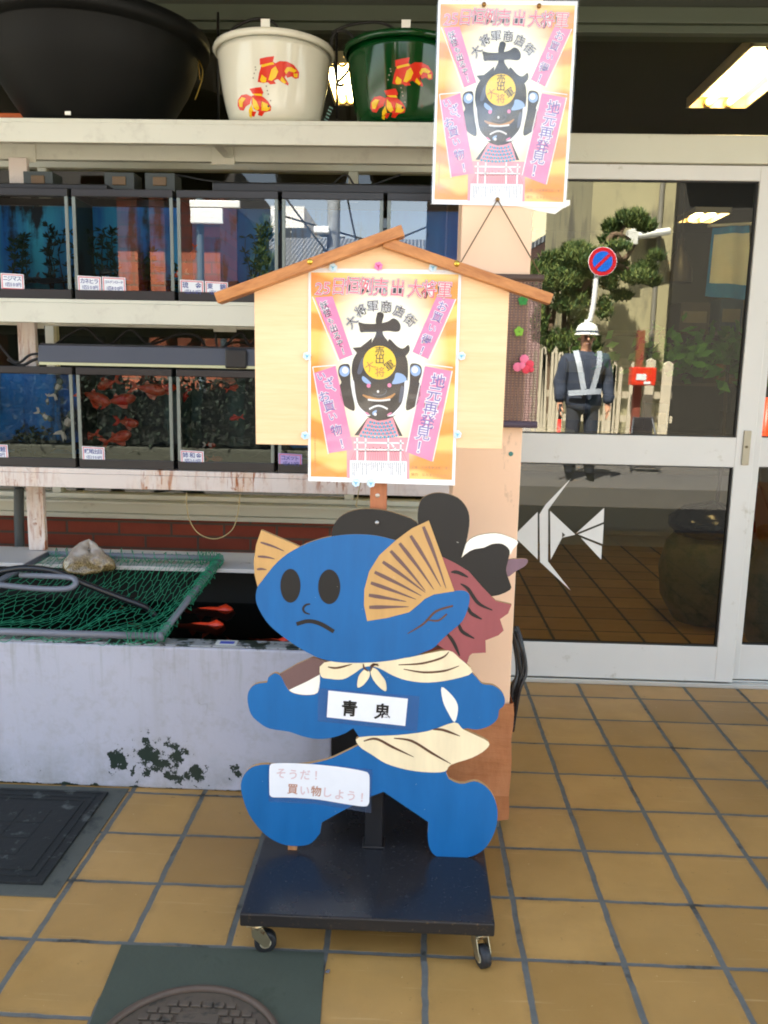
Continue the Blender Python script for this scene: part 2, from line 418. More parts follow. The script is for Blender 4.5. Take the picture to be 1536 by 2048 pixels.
shop = thing('shop_building', 'aquarium shop front with white aluminium sliding doors, red brick dado and dark transom', 'shop', (0, 3.72, 0))
# brick dado, sill, window behind the rack
b = MB().box(-8, .30, 3.75, 3.95, 0, .705).build('brick_wall', M_rbrick, shop)
b = MB(); b.box(-8, .30, 3.69, 3.95, .706, .728); b.box(-8, .30, 3.71, 3.95, .7285, .778)
b.box(-8, .30, 3.655, 3.95, .778, .79); b.build('window_sill', M_cream, shop, bevel=.003)
wf = MB()
for x in (-4.4, -3.0, -1.62, -.28): wf.box(x-.02, x+.02, 3.72, 3.78, .815, 2.225)
wf.box(-8, .3, 3.715, 3.785, .791, .815); wf.box(-8, .3, 3.715, 3.785, 2.225, 2.261)
win = wf.build('window', M_cream, shop, bevel=.003)
MB().quad((-8, 3.75, .79), (.3, 3.75, .79), (.3, 3.75, 2.24), (-8, 3.75, 2.24)).build('pane', M_win, win, fix=False)
# lintel, transom
lt = MB(); lt.box(-8, 6, 3.66, 3.80, 2.262, 2.372); lt.box(-8, 6, 3.70, 3.80, 2.372, 2.384)
lt.build('lintel', M_cream, shop, bevel=.004)
tr = MB(); tr.box(-8, 6, 3.68, 3.80, 2.80, 2.86); tr.box(-8, 6, 3.70, 3.80, 2.77, 2.80)
M_tf = pm('transom_frame', (70, 78, 62), .5, .1, 3)
tr = tr.build('transom', M_tf, shop, bevel=.003)
MB().quad((-8, 3.74, 2.384), (6, 3.74, 2.384), (6, 3.74, 2.77), (-8, 3.74, 2.77)).build('pane', M_win, tr, fix=False)
# upper storey and side walls, canopy that keeps the front in shade
b = MB(); b.box(-9, 9, 3.80, 4.0, 2.95, 6.6); b.box(-9, -8, 3.70, 9.2, 0, 6.6); b.box(6, 9, 3.70, 9.2, 0, 6.6); b.box(-9, 9, 9.2, 9.4, 0, 6.6); b.box(-9, 9, 3.8, 9.4, 6.6, 6.75)
b.build('upper_wall', M_wall, shop)
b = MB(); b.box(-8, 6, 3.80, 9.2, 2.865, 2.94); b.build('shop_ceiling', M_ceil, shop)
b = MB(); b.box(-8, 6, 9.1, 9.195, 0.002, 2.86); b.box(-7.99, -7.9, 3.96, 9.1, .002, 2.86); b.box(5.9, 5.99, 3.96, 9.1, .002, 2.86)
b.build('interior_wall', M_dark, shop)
cp = MB(); cp.box(-9, 9, 1.55, 3.80, 2.945, 3.03); cp.box(-9, 9, 1.52, 1.55, 2.90, 3.06)
cp.build('canopy', pm('canopy_grey', (120, 118, 108), .7, .1, 2), shop, bevel=.005)
# column with peach boards and a cardboard wrap at its foot
colm = MB().box(.120, .314, 2.395, 2.60, .30, 2.945).build('column', M_peach, shop, bevel=.003)
t = NT('brown_cardboard'); p = t.pos()
nz = t.noise(p, 30, 5, .6, (1, 1, .35)); cr = t.noise(p, 9, 4, .6, (.6, .6, 3))
t.bsdf(t.mix(nz, S(164, 100, 58), S(196, 132, 84)), .8, t.m2('ADD', nz, t.m2('MULTIPLY', cr, 2.0)), .5, .006); M_card = t.m
cw = MB(); bm_pts = []
n = 14
for i in range(n+1):      # wavy torn upper and lower edges, crumpled faces
    pass
def wrap_path(k, z):
    j = lambda a: math.sin(a*37.1+z*53)*.0035+random.uniform(-.0015, .0015)
    X0, X1, Y0, Y1 = .112+j(k), .325+j(k+2), 2.384+j(k+1), 2.606
    return [(X0, Y1), (X0, Y0), (.19, Y0+j(9)), (.26, Y0+j(4)), (X1, Y0), (X1, Y1)]
levels = [.045, .07, .12, .18, .24, .30, .345, .385, .42]
for li, z in enumerate(levels):
    for i, (x, y) in enumerate(wrap_path(li, z)):
        cw.v.append((x, y, z+(random.uniform(-.02, .012) if li == 0 else random.uniform(-.012, .012) if li == len(levels)-1 else 0)))
for li in range(len(levels)-1):
    for i in range(5): a = li*6+i; cw.face((a, a+1, a+7, a+6))
cw.build('cardboard_wrap', M_card, colm)
MB().box(.132, .302, 2.41, 2.58, 0, .299).build('column_foot', pm('raw_concrete', (112, 108, 100), .9, .2, 12, .4), colm)
# sliding doors
def leaf(name, x0, x1, y, stiles, lock=False):
    f = MB()
    f.box(x0, x1, y, y+.036, .022, .187); f.box(x0, x1, y, y+.036, 1.008, 1.138); f.box(x0, x1, y, y+.036, 2.198, 2.258)
    for a, c in stiles: f.box(a, c, y-.002, y+.038, .022, 2.258)
    d = f.build(name, M_alu, shop, bevel=.003)
    xs0 = stiles[0][1]-.005; xs1 = stiles[-1][0]+.005
    g = MB(); yy = y+.018
    g.quad((xs0, yy, 1.135), (xs1, yy, 1.135), (xs1, yy, 2.20), (xs0, yy, 2.20))
    g.build('glass_pane', M_door, d, fix=False)
    MB().quad((xs0, yy, .184), (xs1, yy, .184), (xs1, yy, 1.01), (xs0, yy, 1.01)).build('smoked_pane', M_door2, d, fix=False)
    s = MB(); M_rub = pm('black_rubber', (40, 40, 36), .6)
    for z0, z1 in ((.187, .192), (1.003, 1.008), (1.138, 1.143), (2.193, 2.198)): s.box(xs0, xs1, y+.006, y+.03, z0, z1)
    for (z0, z1) in ((.192, 1.003), (1.143, 2.193)): s.box(xs1-.011, xs1-.0055, y+.006, y+.03, z0, z1)
    s.build('gasket', M_rub, d)
    return d
d1 = leaf('sliding_door', .33, 1.490, 3.677, [(.33, .40), (1.408, 1.490)])
pl = MB(); pl.box(1.437, 1.468, 3.668, 3.675, 1.02, 1.17); pl.lathe([(0, -.004), (.006, -.004), (.006, .002)], (1.452, 3.668, 1.10), 12, 1, 'y')
pl.build('lock_plate', [pm('brushed_steel', (150, 146, 130), .4, .1, 9, Metallic=.8), pm('keyhole_brass', (90, 76, 40), .4)], d1, bevel=.001)
d2 = leaf('sliding_door', 1.497, 2.75, 3.722, [(1.497, 1.535), (2.67, 2.75)])
d3 = leaf('sliding_door', 2.76, 4.0, 3.677, [(2.76, 2.84), (3.92, 4.0)])
MB().box(4.0, 6, 3.70, 3.80, 0, 2.261).build('side_panel', M_alu, shop, bevel=.003)
f = MB(); f.box(.301, .329, 3.66, 3.80, .013, 2.261)
f.build('door_jamb', M_alu, shop, bevel=.003)
st = MB(); st.box(.33, 4.0, 3.655, 3.79, 0, .012); st.box(.33, 4.0, 3.655, 3.668, .012, .020); st.box(.33, 4.0, 3.71, 3.718, .012, .020)
st.build('door_track', pm('bright_track', (196, 196, 190), .3, .1, 20, Metallic=.6), shop, bevel=.002)
# angelfish emblem stuck on the lower pane
zf = lambda x, y: (1000+x*.34896, 850+y*.34905)
fd = Flat(lambda x, y: px_map(3.694)(*zf(x, y)), 3.6945, .0006)
M_dec = pm('white_sticker', (226, 224, 216), .6, .05, 30)
for pts in ([(78, 635), (216, 498), (216, 770)], [(287, 492), (432, 628), (290, 772)], [(437, 620), (597, 475), (594, 556)], [(448, 627), (594, 568), (588, 682)], [(462, 645), (584, 694), (580, 772)],
            [(226, 512), (262, 455), (410, 302), (276, 485), (275, 782), (405, 948), (246, 800), (229, 785)]):
    if pts[0] == (287, 492):
        fd.poly([(287, 492), (432, 628), (356, 628+18), (374, 630), (356, 614), (356, 646), (290, 772)], M_dec, 1)
    else: fd.poly(pts, M_dec, 1)
fd.build('angelfish_sticker', d1)
# interior: lamps, counters, pots
def ceiling_lamp(x0, x1, y0, y1, label):
    z = 2.862; t = thing('fluorescent_lamp', label, 'lamp', ((x0+x1)/2, (y0+y1)/2, z), 'fluorescent ceiling lamps inside the shop')
    c = MB(); c.box(x0, x1, y0, y1, z-.006, z)
    for xa, xb, dx in ((x0, x0+.012, .0), (x1-.012, x1, .0)): c.box(xa, xb, y0, y1, z-.05, z-.006)
    c.box(x0, x1, y0, y0+.012, z-.05, z-.006); c.box(x0, x1, y1-.012, y1, z-.05, z-.006)
    c.build('housing', M_refl, t)
    for k in (.33, .67):
        x = x0+(x1-x0)*k; MB().tube([(x, y0+.05, z-.03), (x, y1-.05, z-.03)], .014, 10).build('tube', M_lamp, t)
        for yy in (y0+.032, y1-.032):
            h = MB(); h.lathe([(.024, -.018), (.026, .018), (0, .018)], (x, yy, z-.03), 12, 0, 'y')
            h.build('socket', pm('lamp_socket', (190, 160, 110), .5), t)
ceiling_lamp(1.42, 1.74, 3.95, 4.82, 'lit twin tube ceiling lamp seen through the transom above the sliding door')
ceiling_lamp(-.47, -.33, 4.19, 4.84, 'lit narrow ceiling lamp seen between the white and green bowls')
ceiling_lamp(2.43, 2.75, 7.75, 8.26, 'small far ceiling lamp seen through the upper door glass')

# things standing inside the shop
def simple(name, label, cat, mb, mats, org, group=None, **kw):
    return tag(mb.build(name, mats, None, org, **kw), label, cat, group)
M_grey = pm('pale_grey_panel', (150, 152, 146), .7, .06, 2)
cn = thing('display_counter', 'long pale grey display counter standing inside the shop behind the door', 'counter', (2.0, 6.9, 0))
MB().box(.7, 3.6, 6.75, 7.3, .10, .62).build('front_panel', M_grey, cn, bevel=.004)
MB().box(.65, 3.65, 6.68, 7.35, .62, .66).build('counter_top', pm('counter_top', (120, 122, 112), .5), cn, bevel=.004)
MB().box(.75, 3.55, 6.80, 7.25, .002, .10).build('plinth', pm('counter_plinth', (170, 168, 158), .6), cn)
simple('storage_box', 'square pale grey storage box on the counter behind the door', 'box', MB().box(.95, 1.30, 6.72, 7.05, .661, .95), M_grey, (1.1, 6.9, .661), bevel=.01)
sh = thing('shelving_unit', 'dark shelving unit full of goods at the back of the shop', 'shelf', (3.4, 8.8, 0))
for z in (.3, .8, 1.3, 1.8): MB().box(1.4, 5.4, 8.5, 9.05, z, z+.03).build('shelf', pm('dark_shelf', (70, 66, 52), .7), sh)
for x in (1.42, 3.4, 5.36): MB().box(x-.02, x+.02, 8.5, 9.05, .0, 2.1).build('upright', pm('dark_shelf', (70, 66, 52), .7), sh)
gc = [(30, 60, 90), (120, 100, 40), (60, 56, 50), (40, 70, 44), (90, 88, 80), (50, 50, 56)]
rg = random.Random(3)
for z in (.33, .83, 1.33, 1.83):
    x = 1.5; k = 0
    while x < 5.2:
        ww = rg.uniform(.12, .3); hh = rg.uniform(.15, .36); c = rg.choice(gc)
        if rg.random() < .45:
            bx = MB(); bx.box(x, x+ww, 8.52, 8.9, z, z+hh); bx.box(x+ww*.1, x+ww*.9, 8.516, 8.52, z+hh*.3, z+hh*.7, 1)
            tag(bx.build('goods_box', [pm('goods_%d_%d_%d' % c, c, .5), pm('goods_label', (120, 116, 100), .5)], None, (x, 8.6, z), bevel=.003), 'boxed goods standing on the dark shelving unit at the back of the shop', 'box', 'boxed goods on the back shelving')
        x += ww+rg.uniform(.02, .1)
# blue banner cloth hanging inside, far pots at the right
bn = thing('hanging_banner', 'blue and cream cloth banner hanging inside the shop behind the right of the door', 'banner', tuple(at(1450, 450, 5.6)))
a, b_, c, d = at(1425, 455, 5.6), at(1500, 450, 5.6), at(1500, 600, 5.6), at(1410, 592, 5.6)
pb = MB()
nx, nz = 12, 10
for j in range(nz+1):
    for i in range(nx+1):
        u, v = i/nx, j/nz; p = (a*(1-u)+b_*u)*(1-v)+(d*(1-u)+c*u)*v; pb.v.append((p.x, p.y+math.sin(u*9)*.02, p.z))
for j in range(nz):
    for i in range(nx): k = j*(nx+1)+i; pb.face((k, k+1, k+nx+2, k+nx+1), 1 if j in (0, nz-1, nz-2) or i == 0 else 0)
pb.build('cloth', [pm('banner_cream', (225, 225, 205), .8), pm('banner_blue', (30, 130, 200), .8)], bn, smooth=True)
MB().tube([a+Vector((-.03, 0, .01)), b_+Vector((.03, 0, .01))], .01, 8).build('rod', pm('white_rod', (200, 200, 190), .4), bn)
def pot(name, label, cat, cx, cy, z0, prof, mats, lid=None, group=None, seg=36):
    m = MB(); m.lathe(prof, (cx, cy, z0), seg)
    return simple(name, label, cat, m, mats, (cx, cy, z0), group, smooth=True)
t = NT('blue_white_porcelain'); p = t.pos()
t.bsdf(t.mix(t.ramp(t.noise(p, 7, 5, .6), .5, .56), S(200, 206, 210), S(24, 52, 120)), .12); M_porc = t.m
t = NT('mossy_stoneware'); p = t.pos()
t.bsdf(t.mix(t.ramp(t.noise(p, 6, 6, .7), .45, .62), S(120, 118, 86), S(58, 88, 48)), .4, t.noise(p, 20), .3, .01); M_moss = t.m
pot('porcelain_pot', 'blue and white porcelain fish bowl standing on the stone jar at the right edge', 'pot', 1.98, 4.05, .66, [(0, 0), (.16, 0), (.2, .03), (.28, .22), (.3, .36), (.32, .38), (.29, .39), (.27, .3), (0, .2)], [M_porc])
pot('stone_jar', 'green mottled stone jar standing behind the right sliding door', 'jar', 1.98, 4.05, .002, [(0, 0), (.2, 0), (.28, .1), (.31, .3), (.28, .5), (.24, .58), (.27, .62), (.27, .655), (0, .655)], [M_moss])
pot('large_jar', 'pale green glazed jar with a dark bag behind the left sliding door', 'jar', 1.72, 4.75, .002, [(0, 0), (.17, 0), (.25, .14), (.27, .3), (.24, .45), (.2, .5), (0, .5)], [M_moss])
bgm = MB()
for k in range(1):
    prof = [(0, .02), (.18, .0), (.235, .05), (.23, .1), (.15, .16), (.04, .19), (0, .2)]
    bgm.lathe(prof, (1.72, 4.75, .50), 30)
for i, v in enumerate(bgm.v): bgm.v[i] = (v[0]+random.uniform(-.008, .008), v[1]+random.uniform(-.008, .008), v[2]+random.uniform(-.006, .006))
simple('plastic_bag', 'shiny black plastic bag lying over the green jar behind the door', 'bag', bgm, [pm('black_plastic_film', (14, 15, 14), .15)], (1.72, 4.75, .5), smooth=True)
# leafy plants inside
def leafy(name, label, c, rx, rz, n, col, ls=.09, trunk=True, seed=1):
    r = random.Random(seed); m = MB()
    for _ in range(n):
        p = Vector(c)+Vector((r.gauss(0, rx), r.gauss(0, rx*.6), r.gauss(0, rz)))
        d = Vector((r.uniform(-1, 1), r.uniform(-1, 1), r.uniform(-.4, 1))).normalized(); e = d.orthogonal().normalized()*ls*.3
        L = ls*r.uniform(.6, 1.3)
        m.poly([p, p+d*L*.5+e, p+d*L, p+d*L*.5-e])
    t = thing(name, label, 'plant', (c[0], c[1], 0))
    m.build('foliage', pm('leaf_%d_%d_%d' % col, col, .5, .35, 9), t, fix=False)
    if trunk: MB().tube([(c[0], c[1], .002), (c[0]+.02, c[1], c[2]*.5), (c[0], c[1], c[2])], .014, 7).build('stem', pm('plant_stem', (70, 56, 36), .8), t)
leafy('leafy_plant', 'bright green leafy plant growing inside the shop by the far shelves', (2.3, 6.3, 1.55), .38, .09, 500, (90, 170, 60), .12, True, 5)
pn = thing('pendant_lamp', 'dark bell shaped pendant lamp hanging inside the shop', 'lamp', tuple(at(1356, 560, 5.4)))
pp = at(1356, 565, 5.4)
MB().lathe([(.085, 0), (.08, .08), (.05, .16), (.02, .2), (.02, .26), (0, .26)], pp, 24).build('shade', pm('dark_enamel', (46, 40, 34), .4), pn, smooth=True)
MB().tube([pp+Vector((0, 0, .26)), Vector((pp.x, pp.y, 2.86))], .005, 6).build('cord', pm('black_cord', (20, 20, 20), .6), pn)

# ================================================================ DISPLAY RACK with tanks and bowls
M_rack = rust_mat('white_rack_paint', (216, 214, 196), -.06)
M_rustr = rust_mat('rusty_rack_paint', (226, 214, 204), .085)
rack = thing('display_rack', 'white painted steel rack carrying two rows of fish tanks and flower bowls', 'rack', (-1.2, 3.2, .645))
XL, XR, YF, YB = -3.2, .17, 3.05, 3.33
def shelf(zt, zl, zb, mat, deck):
    s = MB(); s.box(XL, XR, YF, YF+.032, zb, zl); s.box(XL, XR, YF+.006, YF+.034, zl+.0005, zt)
    s.box(XL, XR, YB-.03, YB, zb, zl); s.box(XL, XR, YF+.0345, YB-.031, zt-.012, zt-.002)
    x = -1.93+.0
    for x in (-2.95, -1.93, -.72, .13): s.box(x-.016, x+.016, YF+.0345, YB-.031, zb+.012, zt-.0125)
    for x in (-1.5, -.74): s.box(x-.045, x+.045, YB-.036, YB-.0305, zb-.012, zl+.01)
    return s.build('shelf', mat, rack, bevel=.002)
shelf(2.242, 2.227, 2.161, M_rack, 0); shelf(1.628, 1.614, 1.543, M_rack, 0); shelf(1.012, .993, .940, M_rustr, 0)
for x in (-2.95, -1.515, .14):
    lg = MB(); lg.box(x-.035, x+.035, YB-.062, YB-.0365, .646, 2.16); lg.build('leg', M_rustr, rack, bevel=.003)
# tanks
M_tg = glass('tank_glass', (.66, .72, .74, 1), 2.15)
M_tf = pm('black_tank_trim', (34, 32, 32), .35, .15, 6)
M_sil = pm('aluminium_edge', (120, 128, 122), .35, .1, 12, Metallic=.4)
def back_mat(name, c1, c2, dark, thr):
    t = NT(name); p = t.pos()
    a = t.noise(p, 5, 4, .6, (1.6, 1, .25)); c = t.noise(p, 9, 5, .7)
    col = t.mix(t.ramp(t.noise(p, 3, 4, .6, (3, 1, .4)), .35, .65), S(*c1), S(*c2))
    col = t.mix(t.ramp(t.m2('ADD', t.m2('MULTIPLY', a, .75), t.m2('MULTIPLY', c, .25)), thr, thr+.06), col, S(*dark))
    t.bsdf(col, .5); return t.m
M_blue = back_mat('blue_tank_backing', (10, 110, 190), (60, 190, 225), (8, 26, 34), .50)
M_blue2 = back_mat('deep_blue_backing', (10, 90, 170), (20, 120, 190), (10, 22, 30), .52)
M_dgreen = back_mat('dark_tank_backing', (24, 60, 60), (40, 70, 64), (16, 20, 16), .46)
M_grav = pm('tank_gravel', (42, 40, 34), .9, .4, 60, .8, 160)
M_wat = None
def tank(x0, x1, z0, z1, back, label):
    t = thing('fish_tank', label, 'fish tank', ((x0+x1)/2, YF+.15, z0), 'glass fish tanks on the white rack')
    y0, y1 = YF+.02, YB-.065
    for nm, za, zb in (('bottom_trim', z0, z0+.034), ('top_trim', z1-.026, z1)):
        f = MB(); f.box(x0, x1, y0, y0+.012, za, zb); f.box(x0, x1, y1-.012, y1, za, zb)
        f.box(x0, x0+.008, y0+.0125, y1-.0125, za, zb); f.box(x1-.008, x1, y0+.0125, y1-.0125, za, zb)
        f.build(nm, M_tf, t, bevel=.002)
    for x in (x0, x1-.012): MB().box(x, x+.012, y0+.001, y0+.008, z0+.0345, z1-.0265).build('corner_edge', M_sil, t, bevel=.001)
    MB().quad((x0+.012, y0+.005, z0+.034), (x1-.012, y0+.005, z0+.034), (x1-.012, y0+.005, z1-.026), (x0+.012, y0+.005, z1-.026)).build('front_glass', M_tg, t, fix=False)
    MB().box(x0+.009, x1-.009, y1-.022, y1-.013, z0+.034, z1-.03).build('back_panel', back, t)
    g = MB(); n = 16
    for j in range(5):
        for i in range(n+1):
            g.v.append((x0+.013+(x1-x0-.026)*i/n, y0+.013+(y1-y0-.04)*j/4, z0+.05+random.uniform(0, .022)+.02*j/4))
    for j in range(4):
        for i in range(n): k = j*(n+1)+i; g.face((k, k+1, k+n+2, k+n+1))
    g.build('gravel_bed', M_grav, t, smooth=True)
    MB().box(x0+.0005, x0+.0035, y0+.013, y1-.013, z0+.035, z1-.027).build('side_glass', M_dgreen, t)
    return t
ZU0, ZU1 = 1.629, 2.012
ZL0, ZL1 = 1.013, 1.385
ux = lambda px: at(px, 500, YF+.02).x
lx = lambda px: at(px, 830, YF+.02).x
tank(ux(-75), ux(139), ZU0, ZU1, M_blue, 'upper row tank at the left edge with bright blue backing')
tank(ux(147), ux(347), ZU0, ZU1, M_blue, 'upper row tank with two price cards side by side')
tank(ux(355), ux(556), ZU0, ZU1, M_blue2, 'upper row tank left of the roof batten with brick reflected in it')
tank(ux(564), ux(765), ZU0, ZU1, M_blue2, 'upper row tank behind the wooden board peak reflecting sky')
tank(ux(773), ux(925), ZU0, ZU1, M_blue2, 'upper row tank beside the peach column with deep blue backing')
tank(lx(-60), lx(147), ZL0, ZL1, M_blue2, 'lower row tank at the left edge with silvery fish')
tank(lx(155), lx(345), ZL0, ZL1, M_dgreen, 'lower row tank full of big orange goldfish')
tank(lx(354), lx(548), ZL0, ZL1, M_dgreen, 'lower row tank left of the wooden board with few red fish')
tank(lx(556), lx(750), ZL0, ZL1, M_blue2, 'lower row tank behind the wooden board')
# water weeds
def weed(px, py, Y, h, col, n, label, seed):
    r = random.Random(seed); p0 = at(px, py, Y); m = MB()
    for k in range(n):
        x = p0.x+r.uniform(-.05, .05); y = Y+r.uniform(-.03, .03); z = p0.z; path = []
        for s in range(6): path.append((x, y, z)); x += r.uniform(-.014, .014); z += h/6*r.uniform(.7, 1.2)
        m.tube(path, .003, 4, r1=.001)
        for q in path[1:]:
            for _ in range(5):
                d = Vector((r.uniform(-1, 1), r.uniform(-.5, .5), r.uniform(-.2, .8))).normalized()*.028; e = d.orthogonal().normalized()*.005; q = Vector(q)
                m.poly([q, q+d*.5+e, q+d, q+d*.5-e])
    simple('water_weed', label, 'water plant', m, [pm('weed_%d_%d_%d' % col, col, .5, .3, 20)], p0, 'weeds growing in the fish tanks', fix=False)
weed(40, 575, 3.17, .22, (30, 60, 34), 7, 'dark water weed in the left upper tank near its price card', 1)
weed(120, 578, 3.19, .26, (26, 50, 36), 8, 'dark water weed against the right side of the left upper tank', 2)
weed(215, 582, 3.18, .25, (30, 58, 36), 8, 'dark water weed behind the paired price cards', 3)
weed(320, 585, 3.19, .15, (40, 70, 40), 5, 'short water weed in the tank with two price cards', 4)
weed(520, 592, 3.18, .30, (34, 66, 40), 9, 'tall water weed in the tank left of the roof batten', 5)
weed(60, 915, 3.18, .12, (36, 48, 34), 8, 'low water weed on the gravel of the lower left tank', 6)
# fish
def fish(px, py, Y, L, ang, cols, label, cat='goldfish', group='goldfish in the tanks', plane='xz', name='goldfish', deep=.36, tailk=1.0, loc=None):
    m = MB(); n = 14; seg = 12
    prof = [(0, .012), (.06, .10), (.16, .155), (.30, deep/2), (.45, deep/2*.96), (.6, deep*.36), (.72, deep*.22), (.82, .045), (.86, .04)]
    n0 = 0
    for (s, r) in prof:
        for k in range(seg):
            a = 2*math.pi*k/seg; m.v.append((s, r*.62*math.cos(a), r*math.sin(a)))
    for j in range(len(prof)-1):
        for k in range(seg):
            a = j*seg+k; b = j*seg+(k+1) % seg; m.face((a, b, b+seg, a+seg), 1 if (j in (3, 4) and len(cols) > 1 and k % 12 < 8) else 0)
    m.face(range(seg)); m.face([len(prof)*seg-seg+k for k in range(seg)])
    tl = tailk
    for yy in ((-.03, .03) if deep >= .2 else ()):
        m.poly([(.83, 0, .03), (1.0*tl, yy*2, .17*tl), (1.13*tl, yy*3, .2*tl), (1.02*tl, yy, .05), (1.0*tl, 0, 0), (1.02*tl, yy, -.05), (1.13*tl, yy*3, -.2*tl), (1.0*tl, yy*2, -.17*tl), (.83, 0, -.03)], len(cols)-1)
    if deep >= .2: m.poly([(.28, 0, deep/2-.02), (.34, 0, deep/2+.12), (.46, 0, deep/2+.10), (.62, 0, deep*.36)], 0)
    if deep < .2: m.poly([(.82, 0, .03), (.97, .03, .06), (1.06, .05, .03), (1.0, 0, 0), (1.06, -.05, .03), (.97, -.03, .0), (.82, 0, -.03)], len(cols)-1)
    m.poly([(.52, 0, -deep*.4), (.6, 0, -deep*.4-.1), (.68, 0, -deep*.3)], 0)
    for yy in (-1, 1): m.poly([(.24, yy*.09, -.05), (.36, yy*.2, -.14), (.38, yy*.12, -.07)], 0)
    for yy in (-1, 1): m.lathe([(0, .012), (.014, .006), (.018, 0)], (.075, yy*.066, .03), 8, len(cols), 'y')
    p0 = loc or at(px, py, Y)
    if plane == 'xz': rot = Matrix.Rotation(-R(ang), 4, 'Y') @ Matrix.Rotation(R(random.uniform(-18, 18)), 4, 'Z')
    else: rot = Matrix.Rotation(R(ang), 4, 'Z')
    M = Matrix.Translation(p0) @ rot @ Matrix.Scale(L, 4) @ Matrix.Translation((-.5, 0, 0))
    m.v = [tuple(M @ Vector(v)) for v in m.v]
    mm = [pm('fish_%d_%d_%d' % c, c, .3, .15, 60) for c in cols]+[pm('fish_eye', (10, 10, 10), .1)]
    return simple(name, label, cat, m, mm, p0, group, smooth=True)
KO = (246, 70, 34)
OR, RE, WH, SI, YE, BKF = (196, 68, 36), (200, 40, 24), (226, 210, 190), (110, 116, 104), (238, 160, 40), (40, 46, 40)
for i, (px, py, L, a, lab) in enumerate([(190, 795, .13, 160, 'orange goldfish swimming up in the top left of the orange fish tank'), (240, 800, .12, 190, 'big orange goldfish in the middle of its tank'), (300, 778, .13, 172, 'orange goldfish near the top of the tank under the light hood'),
        (255, 845, .10, 175, 'orange goldfish low in the middle of its tank'), (235, 876, .12, 200, 'orange goldfish resting near the gravel'), (178, 872, .08, 15, 'small orange goldfish above the large price card'), (215, 768, .10, 20, 'orange goldfish just below the tank rim'),
        (330, 776, .09, 185, 'orange goldfish at the right side of the orange fish tank')]):
    fish(px, py, 3.14+.015*(i % 4), L, a, [OR, RE] if i % 2 else [OR], lab)
for px, py, L, a, c, lab in [(370, 792, .06, 60, [RE], 'red goldfish heading down in the tank left of the board'), (472, 836, .05, 10, [RE], 'small red goldfish near the right side of the tank left of the board'), (430, 918, .06, 180, [OR], 'orange goldfish close to the gravel beside the 300 yen card'), (465, 776, .05, 200, [OR], 'small orange goldfish at the top right of the tank left of the board'),
        (420, 890, .05, 180, [OR, WH], 'orange and white goldfish above the gravel left of the board'), (360, 548, .05, 20, [OR, WH], 'small pale goldfish above the 500 yen card of the third tank'), (388, 505, .05, 80, [OR], 'orange goldfish upright in the third upper tank')]:
    fish(px, py, 3.15, L, a, c, lab)
for px, py, L, a, lab in [(135, 845, .12, 235, 'silver fish slanting down by the right glass of the lower left tank'), (90, 832, .07, 150, 'grey fish in the middle of the lower left tank'), (115, 775, .08, 240, 'pale fish high in the lower left tank'), (95, 800, .04, 90, 'small pale fish in the lower left tank')]:
    fish(px, py, 3.15, L, a, [SI, WH], lab, 'fish', 'grey fish in the lower left tank', name='fish', deep=.26)
for px, py, L, a, lab in [(316, 538, .05, 180, 'dark small fish right of the paired price cards'), (215, 545, .06, 10, 'dark fish over the paired price cards'), (60, 560, .07, 25, 'dark fish above the gravel of the upper left tank')]:
    fish(px, py, 3.15, L, a, [BKF], lab, 'fish', 'dark fish in the upper tanks', name='fish', deep=.3)
# hood light in the lower bay
hd = thing('aquarium_light', 'long grey aquarium light hood lying on the lower row of tanks', 'light hood', tuple(at(290, 735, 3.12)))
x0, x1 = at(75, 710, 3.09).x, at(560, 710, 3.09).x; z0 = 1.388; z1 = at(290, 690, 3.09).z
h = MB(); pr = [(3.085, z0+.004), (3.085, z0+.016), (3.10, z1-.006), (3.12, z1), (3.23, z1), (3.25, z0+.004)]
n = len(pr)
for x in (x0, x1): h.v += [(x, y, z) for y, z in pr]
h.face(range(n)); h.face([n+i for i in reversed(range(n))])
for i in range(n): h.face((i, (i+1) % n, n+(i+1) % n, n+i))
h.build('housing', pm('grey_plastic_hood', (66, 66, 72), .4, .1, 6), hd, bevel=.003)
MB().box(x0+.01, x1-.01, 3.078, 3.0845, z0+.004, z0+.014).build('front_lip', pm('pale_lip', (190, 190, 150), .4), hd)
ec = MB(); ec.box(x1-.20, x1-.12, 3.072, 3.0835, z0+.005, z1-.008); ec.build('switch_box', pm('black_plastic', (16, 16, 16), .4), hd, bevel=.006)
cb = MB(); a = Vector((x0, 3.15, z0+.03)); cb.tube(smooth_poly([a, a+Vector((-.04, -.01, -.01)), a+Vector((-.09, 0, -.03)), a+Vector((-.16, .04, -.01))], 6, False), .006, 6)
cb.tube(smooth_poly([a+Vector((0, 0, .015)), a+Vector((-.05, -.01, .01)), a+Vector((-.11, 0, -.02)), a+Vector((-.2, .05, .05))], 6, False), .005, 6)
cb.build('power_cable', pm('black_cord', (20, 20, 20), .6), hd, smooth=True)
def cable(name, label, pts, r, mat, cat='cable', group=None, seg=7):
    P = smooth_poly([tuple(p) for p in pts], 8, False)
    m = MB().tube(P, r, seg); return simple(name, label, cat, m, [mat], pts[0], group, smooth=True)
M_cord = pm('black_cord', (20, 20, 20), .6)
cable('power_cable', 'black cable looping over the lower tanks under the middle shelf', [at(110, 690, 3.24), at(150, 662, 3.24), at(175, 658, 3.24), at(215, 690, 3.24), at(260, 660, 3.25), at(300, 688, 3.25), at(360, 668, 3.25), at(400, 676, 3.25), at(410, 700, 3.25)], .005, M_cord)
cable('power_cable', 'black cable with loops behind the wooden board under the middle shelf', [at(430, 668, 3.24), at(440, 700, 3.24), at(480, 665, 3.25), at(500, 690, 3.25), at(520, 660, 3.25)], .005, M_cord)
